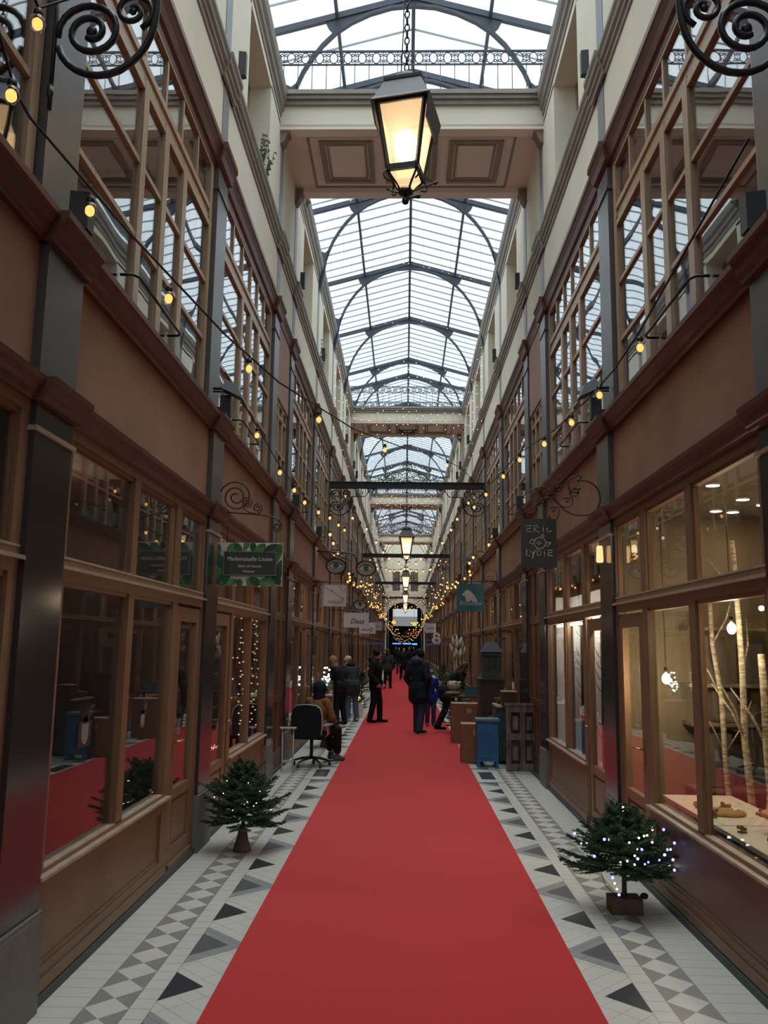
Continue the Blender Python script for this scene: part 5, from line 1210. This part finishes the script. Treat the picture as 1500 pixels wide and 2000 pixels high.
def cap(m, p, q, r0, r1, n=10):
    p = Vector(p); q = Vector(q); d = q-p
    if d.length < 1e-6: m.ell(p, r0, n, 6); return
    m.tube([p, q], [r0, r1], n); m.ell(p, r0, n, 6); m.ell(q, r1, n, 6)
def blob(name, prims, mt, parent, vox=.012, smooth=4):
    """one continuous surface grown over tapered limbs and ellipsoids"""
    m = MB()
    for pr in prims:
        if pr[0] == 'c': cap(m, *pr[1:])
        else: m.ell(pr[1], pr[2], 14, 10, 0, pr[3] if len(pr) > 3 else None)
    o = m.build(name, mt, None)
    a = o.modifiers.new('r', 'REMESH'); a.mode = 'VOXEL'; a.voxel_size = vox; a.use_smooth_shade = True
    b = o.modifiers.new('s', 'SMOOTH'); b.factor = .5; b.iterations = smooth
    bpy.context.view_layer.update()
    me = bpy.data.meshes.new_from_object(o.evaluated_get(bpy.context.evaluated_depsgraph_get()))
    bpy.data.objects.remove(o)
    o = bpy.data.objects.new(name, me); COL.objects.link(o); o.parent = parent
    if not me.materials: me.materials.append(mt)
    me.polygons.foreach_set('use_smooth', [True]*len(me.polygons))
    return o
def person(label, loc, rz, H=1.75, top=NAVY, legs=JEANS, shoes=SHOE, hat=None, hair=None, scarf=None, hood=None, coat=.46, J=None, vox=.012, head_turn=0., head_tilt=0., bulk=1., skirt_r=.17, female=False, sole=None, bag=None, ankle=False):
    """joints in metres for H = 1.75, facing -Y; J overrides"""
    root = empty('person', label, 'person', loc, math.radians(rz)); root.scale = (H/1.75,)*3
    j = dict(pel=(0, 0, .93), chest=(0, -.01, 1.28), neck=(0, -.005, 1.47), head=(0, -.03, 1.625))
    for s, n in ((1, 'l'), (-1, 'r')):
        j['hip'+n] = (s*.09, 0, .91); j['kne'+n] = (s*.10, -.02, .50); j['ank'+n] = (s*.105, .02, .085); j['toe'+n] = (s*.12, -.13, .035)
        j['sho'+n] = (s*.175, 0, 1.40); j['elb'+n] = (s*.25, .03, 1.12); j['wri'+n] = (s*.235, -.09, .90)
    if J: j.update(J)
    V = {k: Vector(v) for k, v in j.items()}
    hr = Matrix.Rotation(head_turn, 3, 'Z') @ Matrix.Rotation(head_tilt, 3, 'X'); hc = V['head']
    h = lambda x, y, z: hc + hr @ Vector((x, y, z))
    b = [('e', h(0, .005, .02), (.074, .092, .098), hr), ('e', h(0, -.03, -.045), (.058, .062, .075), hr), ('c', h(0, -.085, .0), h(0, -.108, -.03), .012, .016), ('c', h(0, -.06, -.10), h(0, -.075, -.105), .03, .02), ('c', h(-.02, -.085, -.065), h(.02, -.085, -.065), .012, .012),
         ('c', h(-.03, -.08, .022), h(.03, -.08, .022), .015, .015), ('e', h(.077, .01, -.01), (.012, .022, .033), hr), ('e', h(-.077, .01, -.01), (.012, .022, .033), hr),
         ('c', V['neck'], h(0, .012, -.05), .058, .055), ('c', V['pel'], V['chest'], .10, .11), ('c', V['chest'], V['neck'], .10, .06)]
    for n in 'lr':
        b += [('c', V['neck']-Vector((0, 0, .06)), V['sho'+n], .055, .055), ('c', V['sho'+n], V['elb'+n], .047, .036), ('c', V['elb'+n], V['wri'+n], .036, .025),
              ('c', V['pel'], V['hip'+n], .09, .085), ('c', V['hip'+n], V['kne'+n], .08, .05), ('c', V['kne'+n], V['ank'+n], .05, .034), ('c', V['ank'+n], V['toe'+n], .035, .025)]
        # hand: palm, four unequal curled fingers, thumb from the side
        d = (V['wri'+n]-V['elb'+n]).normalized(); side = Vector((0, 1, 0)) if abs(d.y) < .8 else Vector((1, 0, 0)); side = (side-d*side.dot(d)).normalized(); nrm = d.cross(side)*(1 if n == 'l' else -1)
        w = V['wri'+n]; pa = w+d*.085
        b += [('c', w, w+d*.07+side*.018, .026, .020), ('c', w, w+d*.07-side*.018, .026, .020)]
        for k, ln in enumerate((.062, .072, .068, .054)):
            o_ = side*(.030-.020*k); k1 = pa+o_; k2 = k1+(d-nrm*.45).normalized()*ln*.55; k3 = k2+(d*.4-nrm).normalized()*ln*.5
            b += [('c', k1-d*.02, k2, .010, .009), ('c', k2, k3, .009, .0075)]
        t0 = w+d*.03+side*.03; b += [('c', t0, t0+(d*.6+side*.7-nrm*.3).normalized()*.04, .013, .011), ('c', t0+(d*.6+side*.7-nrm*.3).normalized()*.04, t0+(d*.9+side*.5-nrm*.5).normalized()*.075, .011, .008)]
    blob('body', b, SKIN, root, min(vox, .009), 2)
    k = bulk
    tp = [('c', V['pel']+Vector((0, 0, .02)), V['chest'], .135*k, .15*k), ('c', V['chest'], V['neck']-Vector((0, 0, .05)), .145*k, .085*k), ('e', V['chest'], (.19*k, .135*k, .17*k)), ('c', V['neck']-Vector((0, 0, .06)), V['neck']+Vector((0, .005, .0)), .085*k, .075)]
    for n in 'lr':
        tp += [('c', V['neck']-Vector((0, 0, .09)), V['sho'+n], .075*k, .075*k), ('c', V['sho'+n], V['elb'+n], .075*k, .06*k), ('c', V['elb'+n], V['wri'+n], .06*k, .047*k)]
        dn = (V['kne'+n]-V['hip'+n]); tp.append(('c', V['hip'+n]+Vector((0, 0, .05)), V['hip'+n]+dn*coat, .12*k, skirt_r*.78))
    tp.append(('c', V['pel'], V['pel']+((V['knel']+V['kner'])/2-(V['hipl']+V['hipr'])/2)*coat, skirt_r*.95, skirt_r*.92))
    blob('jacket', tp, top, root, vox)
    lg = []
    for n in 'lr':
        an = V['ank'+n]+(V['kne'+n]-V['ank'+n])*(.22 if ankle else .0)
        lg += [('c', V['pel']-Vector((0, 0, .02)), V['hip'+n], .12, .112), ('c', V['hip'+n], V['kne'+n], .108, .08), ('c', V['kne'+n], an, .08, .068)]
    blob('trousers', lg, legs, root, vox)
    for n in 'lr':
        a, t = V['ank'+n], V['toe'+n]; d = (t-a); d.z = 0; d = d.normalized() if d.length > 1e-4 else Vector((0, -1, 0))
        z0 = min(a.z-.085, t.z-.035)
        base = Vector((a.x, a.y, z0))
        blob('shoe', [('c', base+Vector((0, 0, .055))-d*.035, base+Vector((0, 0, .05))+d*.06, .05, .048), ('c', base+Vector((0, 0, .045))+d*.05, base+Vector((0, 0, .036))+d*.17, .044, .034), ('c', base+Vector((0, 0, .06))-d*.02, a+Vector((0, 0, .0)), .05, .048)] , shoes, root, .010)
        if sole:
            m = MB(); c = base+d*.065; u = Vector((-d.y, d.x, 0)); m.add([c-d*.12-u*.042, c+d*.14-u*.04, c+d*.14+u*.04, c-d*.12+u*.042]+[q+Vector((0, 0, .022)) for q in (c-d*.12-u*.042, c+d*.14-u*.04, c+d*.14+u*.04, c-d*.12+u*.042)], [(0,1,2,3),(4,5,6,7),(0,1,5,4),(1,2,6,5),(2,3,7,6),(3,0,4,7)]); m.build('sole', sole, root)
    if hat: blob('hat', [('e', h(0, .012, .05), (.086, .102, .082), hr), ('c', h(-.03, .0, .02), h(.03, 0, .02), .085, .085)] + ([] if hat[1] != 'cap' else [('e', h(0, -.10, .045), (.06, .06, .01), hr)]), hat[0], root, .012)
    if hair:
        q = [('e', h(0, .018, .03), (.083, .098, .092), hr)]
        if hair[1] > 0: q += [('c', h(0, .06, 0), h(0, .09, -hair[1]), .07, .06), ('c', h(.065, .02, 0), h(.075, -.01, -hair[1]*.9), .03, .035), ('c', h(-.065, .02, 0), h(-.075, -.01, -hair[1]*.9), .03, .035)]
        blob('hair', q, hair[0], root, .012)
    if hood: blob('hood', [('e', V['neck']+Vector((0, .10, .02)), (.13, .09, .09)), ('c', V['neck']+Vector((-.09, .03, .0)), V['neck']+Vector((.09, .03, 0)), .06, .06)] if hood[1] == 'down' else [('e', h(0, .02, .02), (.108, .122, .125), hr), ('c', h(0, .03, -.05), V['neck'], .10, .10)], hood[0], root, .014)
    if scarf: blob('scarf', [('c', V['neck']+Vector((-.05, -.02, -.0)), V['neck']+Vector((.05, -.02, 0)), .08, .08), ('c', V['neck']+Vector((.03, -.1, -.03)), V['chest']+Vector((.05, -.15, -.1)), .05, .06)], scarf, root, .014)
    if bag: blob('backpack', [('e', V['chest']+Vector((0, .2, -.02)), (.15, .10, .2))], bag, root, .016)
    if vox < .016 and not (hood and hood[1] == 'up'):
        for s in (-1, 1):
            m = MB(); m.ell(h(s*.03, -.088, .003), (.012, .006, .006), 8, 5); m.build('eye', BLK, root)
    return root
# striding stance helper
def legs_(lx, ly, rx, ry, lz=0, rz_=0, toe=-.15):
    return dict(hipl=(.09, 0, .91), hipr=(-.09, 0, .91), knel=(.095+(lx-.1)*.5, ly*.5-.03, .50), kner=(-.095+(rx+.1)*.5, ry*.5-.03, .50), ankl=(lx, ly+.02, .085+lz), ankr=(rx, ry+.02, .085+rz_), toel=(lx+.03, ly+toe, .035+lz), toer=(rx-.03, ry+toe, .035+rz_))
J = legs_(.11, -.10, -.12, .10)
J.update(elbr=(-.29, .07, 1.13), wrir=(-.235, -.02, .95), elbl=(.29, .05, 1.13), wril=(.235, -.06, .95), head=(0, -.05, 1.61))
person('man in navy parka, dark knit hat and jeans standing mid carpet', (.31, 18.5, .012), 142, 1.79, NAVY, JEANS, SHOE, hat=(BLK, 'beanie'), hood=(cloth('grey_fur_trim', (.045, .055, .065)), 'down'), coat=.42, J=J, head_turn=-.65, head_tilt=.2, bulk=1.2, skirt_r=.215, sole=WSOLE)
J = legs_(.10, -.02, -.10, .02); J.update(elbl=(.24, .02, 1.12), wril=(.23, -.05, .89))
person('child in a royal blue jacket and grey cap half hidden behind the man', (.62, 20.2, .012), 12, 1.30, ROYAL, JEANS, BRSH, hat=(GREYC, 'cap'), coat=.30, J=J, bulk=1.05, skirt_r=.16)
J = legs_(.09, -.12, -.10, .08); J.update(elbl=(.25, .06, 1.13), wril=(.22, -.10, .93), elbr=(-.25, .06, 1.13), wrir=(-.22, -.10, .93))
person('man all in black with a knit hat on the carpet edge', (-.70, 20.9, .012), 78, 1.76, BLK, BLK, BLK, hat=(BLK, 'beanie'), hood=(BLK, 'down'), coat=.22, J=J, head_turn=.15, bulk=1.15, skirt_r=.165)
J = legs_(.10, -.05, -.10, .05); J.update(chest=(.0, -.10, 1.25), neck=(0, -.19, 1.41), head=(0, -.26, 1.54), shol=(.17, -.14, 1.36), shor=(-.17, -.14, 1.36), elbl=(.22, -.16, 1.08), wril=(.15, -.28, .98), elbr=(-.22, -.16, 1.08), wrir=(-.15, -.28, .98))
person('woman in charcoal coat, cream hat and pale jeans at a shop window', (-1.27, 21.2, 0), -145, 1.66, CHAR, LJEANS, WSOLE, hat=(CREAMW, 'beanie'), hood=(BLK, 'down'), scarf=CREAMW, coat=.32, J=J, bulk=1.12, skirt_r=.19)
J = dict(J); person('person in black with a tan fur-edged hood leaning towards the left window display', (-1.5, 20.35, 0), -118, 1.66, BLK, BLK, BLK, hood=(TANW, 'up'), coat=.3, J=J, bulk=1.0)
# seated on the office chair, turned away to the right
S = dict(pel=(0, .02, .56), chest=(0, -.02, .88), neck=(0, -.05, 1.05), head=(0, -.09, 1.19), hipl=(.09, 0, .55), hipr=(-.09, 0, .55), knel=(.11, -.42, .54), kner=(-.12, -.40, .53), ankl=(.16, -.62, .13), ankr=(-.06, -.50, .10), toel=(.20, -.79, .05), toer=(-.06, -.67, .045), shol=(.17, -.03, .99), shor=(-.17, -.03, .99), elbl=(.24, -.10, .76), elbr=(-.24, -.10, .76), wril=(.14, -.30, .68), wrir=(-.12, -.30, .68))
person('seated person in a camel jacket, navy hood and dark trousers on the swivel chair', (-1.36, 13.5, 0), 148, 1.70, BRJ, BLK, SLATE, hood=(NAVY, 'up'), J=S, coat=.18, bulk=.98, skirt_r=.15, ankle=True)
J = legs_(.1, -.18, -.1, .25, 0, .06); J.update(pel=(0, .08, .93), chest=(0, -.14, 1.2), neck=(0, -.27, 1.33), head=(0, -.37, 1.44), shol=(.17, -.2, 1.29), shor=(-.17, -.2, 1.29), elbl=(.22, -.3, 1.02), wril=(.12, -.48, .93), elbr=(-.22, -.3, 1.02), wrir=(-.12, -.45, .93))
person('woman with long brown hair and a maroon scarf bending over the goods table', (.98, 18.95, 0), 96, 1.70, GREENC, BLK, BLK, hair=(HAIRB, .16), scarf=MAROON, J=J, coat=.35, head_tilt=.55)
FAR = [('distant person in a grey jacket and pale bag walking along the left of the carpet', -.72, 37.3, 165, 1.70, CHAR, BLK, HAIRB), ('distant person in black with white shoes walking on the carpet', -.05, 45.6, 20, 1.72, BLK, BLK, HAIRB), ('distant dark figure just right of the carpet centre line', .42, 50., 180, 1.78, NAVY, BLK, BLK),
       ('far dark figure near the left shops', -.95, 46., 140, 1.68, GREENC, BLK, HAIRB), ('far figure in dark clothes left of the carpet centre', -.35, 56., 0, 1.72, BLK, JEANS, BLK), ('far figure in dark clothes right of the carpet centre', .35, 61., 0, 1.74, NAVY, BLK, HAIRB), ('far figure by the right wall of the arcade', 1.05, 55., 200, 1.70, CHAR, BLK, BLK), ('tiny far figure in the archway on the left', -.7, 70., 0, 1.74, BLK, BLK, BLK), ('tiny far figure in the archway on the right', .8, 73., 0, 1.74, NAVY, JEANS, HAIRB)]
for i, (lb, x, y, r_, H, t, l_, hc) in enumerate(FAR):
    d = 1 if i % 2 else -1
    person(lb, (x, y, .012), r_, H, t, l_, WSOLE if i == 1 else SHOE, hair=(hc, .02 if i % 2 else .1), J=legs_(.1, -.12*d, -.1, .12*d), vox=.022, coat=.2)
# ------------------------------------------------------------------ light
w = bpy.data.worlds.new('overcast_sky'); sc.world = w; w.use_nodes = True
nt = w.node_tree; nt.nodes.clear(); N = nt.nodes.new; L = nt.links.new
out = N('ShaderNodeOutputWorld'); bg = N('ShaderNodeBackground'); L(bg.outputs[0], out.inputs[0])
tc = N('ShaderNodeTexCoord'); sp = N('ShaderNodeSeparateXYZ'); L(tc.outputs['Generated'], sp.inputs[0])
rp = N('ShaderNodeValToRGB'); L(sp.outputs[2], rp.inputs[0]); cr = rp.color_ramp
SKYK = 10.
stops = [(0, (.02, .02, .02)), (.02, (.06, .07, .078)), (.15, (.105, .122, .133)), (.5, (.12, .135, .145)), (.66, (.14, .156, .167)), (.85, (.38, .40, .42)), (1, (.66, .69, .72))]
while len(cr.elements) < len(stops): cr.elements.new(.5)
for e, (p, c) in zip(cr.elements, stops): e.position = p; e.color = (*c, 1)
nz = N('ShaderNodeTexNoise'); nz.inputs['Scale'].default_value = 3.; nz.inputs['Detail'].default_value = 4; L(tc.outputs['Generated'], nz.inputs['Vector'])
mr = N('ShaderNodeMapRange'); mr.inputs[3].default_value = .93; mr.inputs[4].default_value = 1.07; L(nz.outputs['Fac'], mr.inputs[0])
vm = N('ShaderNodeVectorMath'); vm.operation = 'SCALE'; L(rp.outputs[0], vm.inputs[0]); L(mr.outputs[0], vm.inputs['Scale'])
L(vm.outputs[0], bg.inputs[0]); bg.inputs[1].default_value = SKYK
# ------------------------------------------------------------------ camera
cam = bpy.data.cameras.new('camera'); co = bpy.data.objects.new('camera', cam); COL.objects.link(co)
cam.sensor_fit = 'VERTICAL'; cam.sensor_height = 36; cam.sensor_width = 27; cam.lens = 1650/2000*36; cam.clip_end = 400; cam.clip_start = .05
f_, roll = 1650., .0135
dx, dy = 790-750, 1261-1000; c_, s_ = math.cos(roll), math.sin(roll)
vx, vy = dx*c_+dy*s_, -dx*s_+dy*c_
v = Vector((vx/f_, -vy/f_, 1)).normalized()
yaw = math.asin(-v.x); pit = math.asin(-v.y/math.cos(yaw))
Fw = Vector((math.sin(yaw)*math.cos(pit), math.cos(yaw)*math.cos(pit), math.sin(pit)))
Rt = Vector((math.cos(yaw), -math.sin(yaw), 0)); Up = Rt.cross(Fw)
R2 = Rt*c_+Up*s_; U2 = Up*c_-Rt*s_
M4 = Matrix((R2, U2, -Fw)).transposed().to_4x4(); M4.translation = (0, 0, 1.85)
co.matrix_world = M4; sc.camera = co
# ------------------------------------------------------------------ render look
sc.view_settings.view_transform = 'Standard'; sc.view_settings.look = 'None'
sc.view_settings.exposure = 0.; sc.view_settings.gamma = 1.; sc.view_settings.use_curve_mapping = False
cy = sc.cycles
cy.max_bounces = 7; cy.diffuse_bounces = 4; cy.glossy_bounces = 3; cy.transmission_bounces = 4; cy.transparent_max_bounces = 20
cy.sample_clamp_indirect = 3.; cy.sample_clamp_direct = 0; cy.caustics_reflective = False; cy.caustics_refractive = False
cy.blur_glossy = .5; cy.use_denoising = True; cy.use_light_tree = True
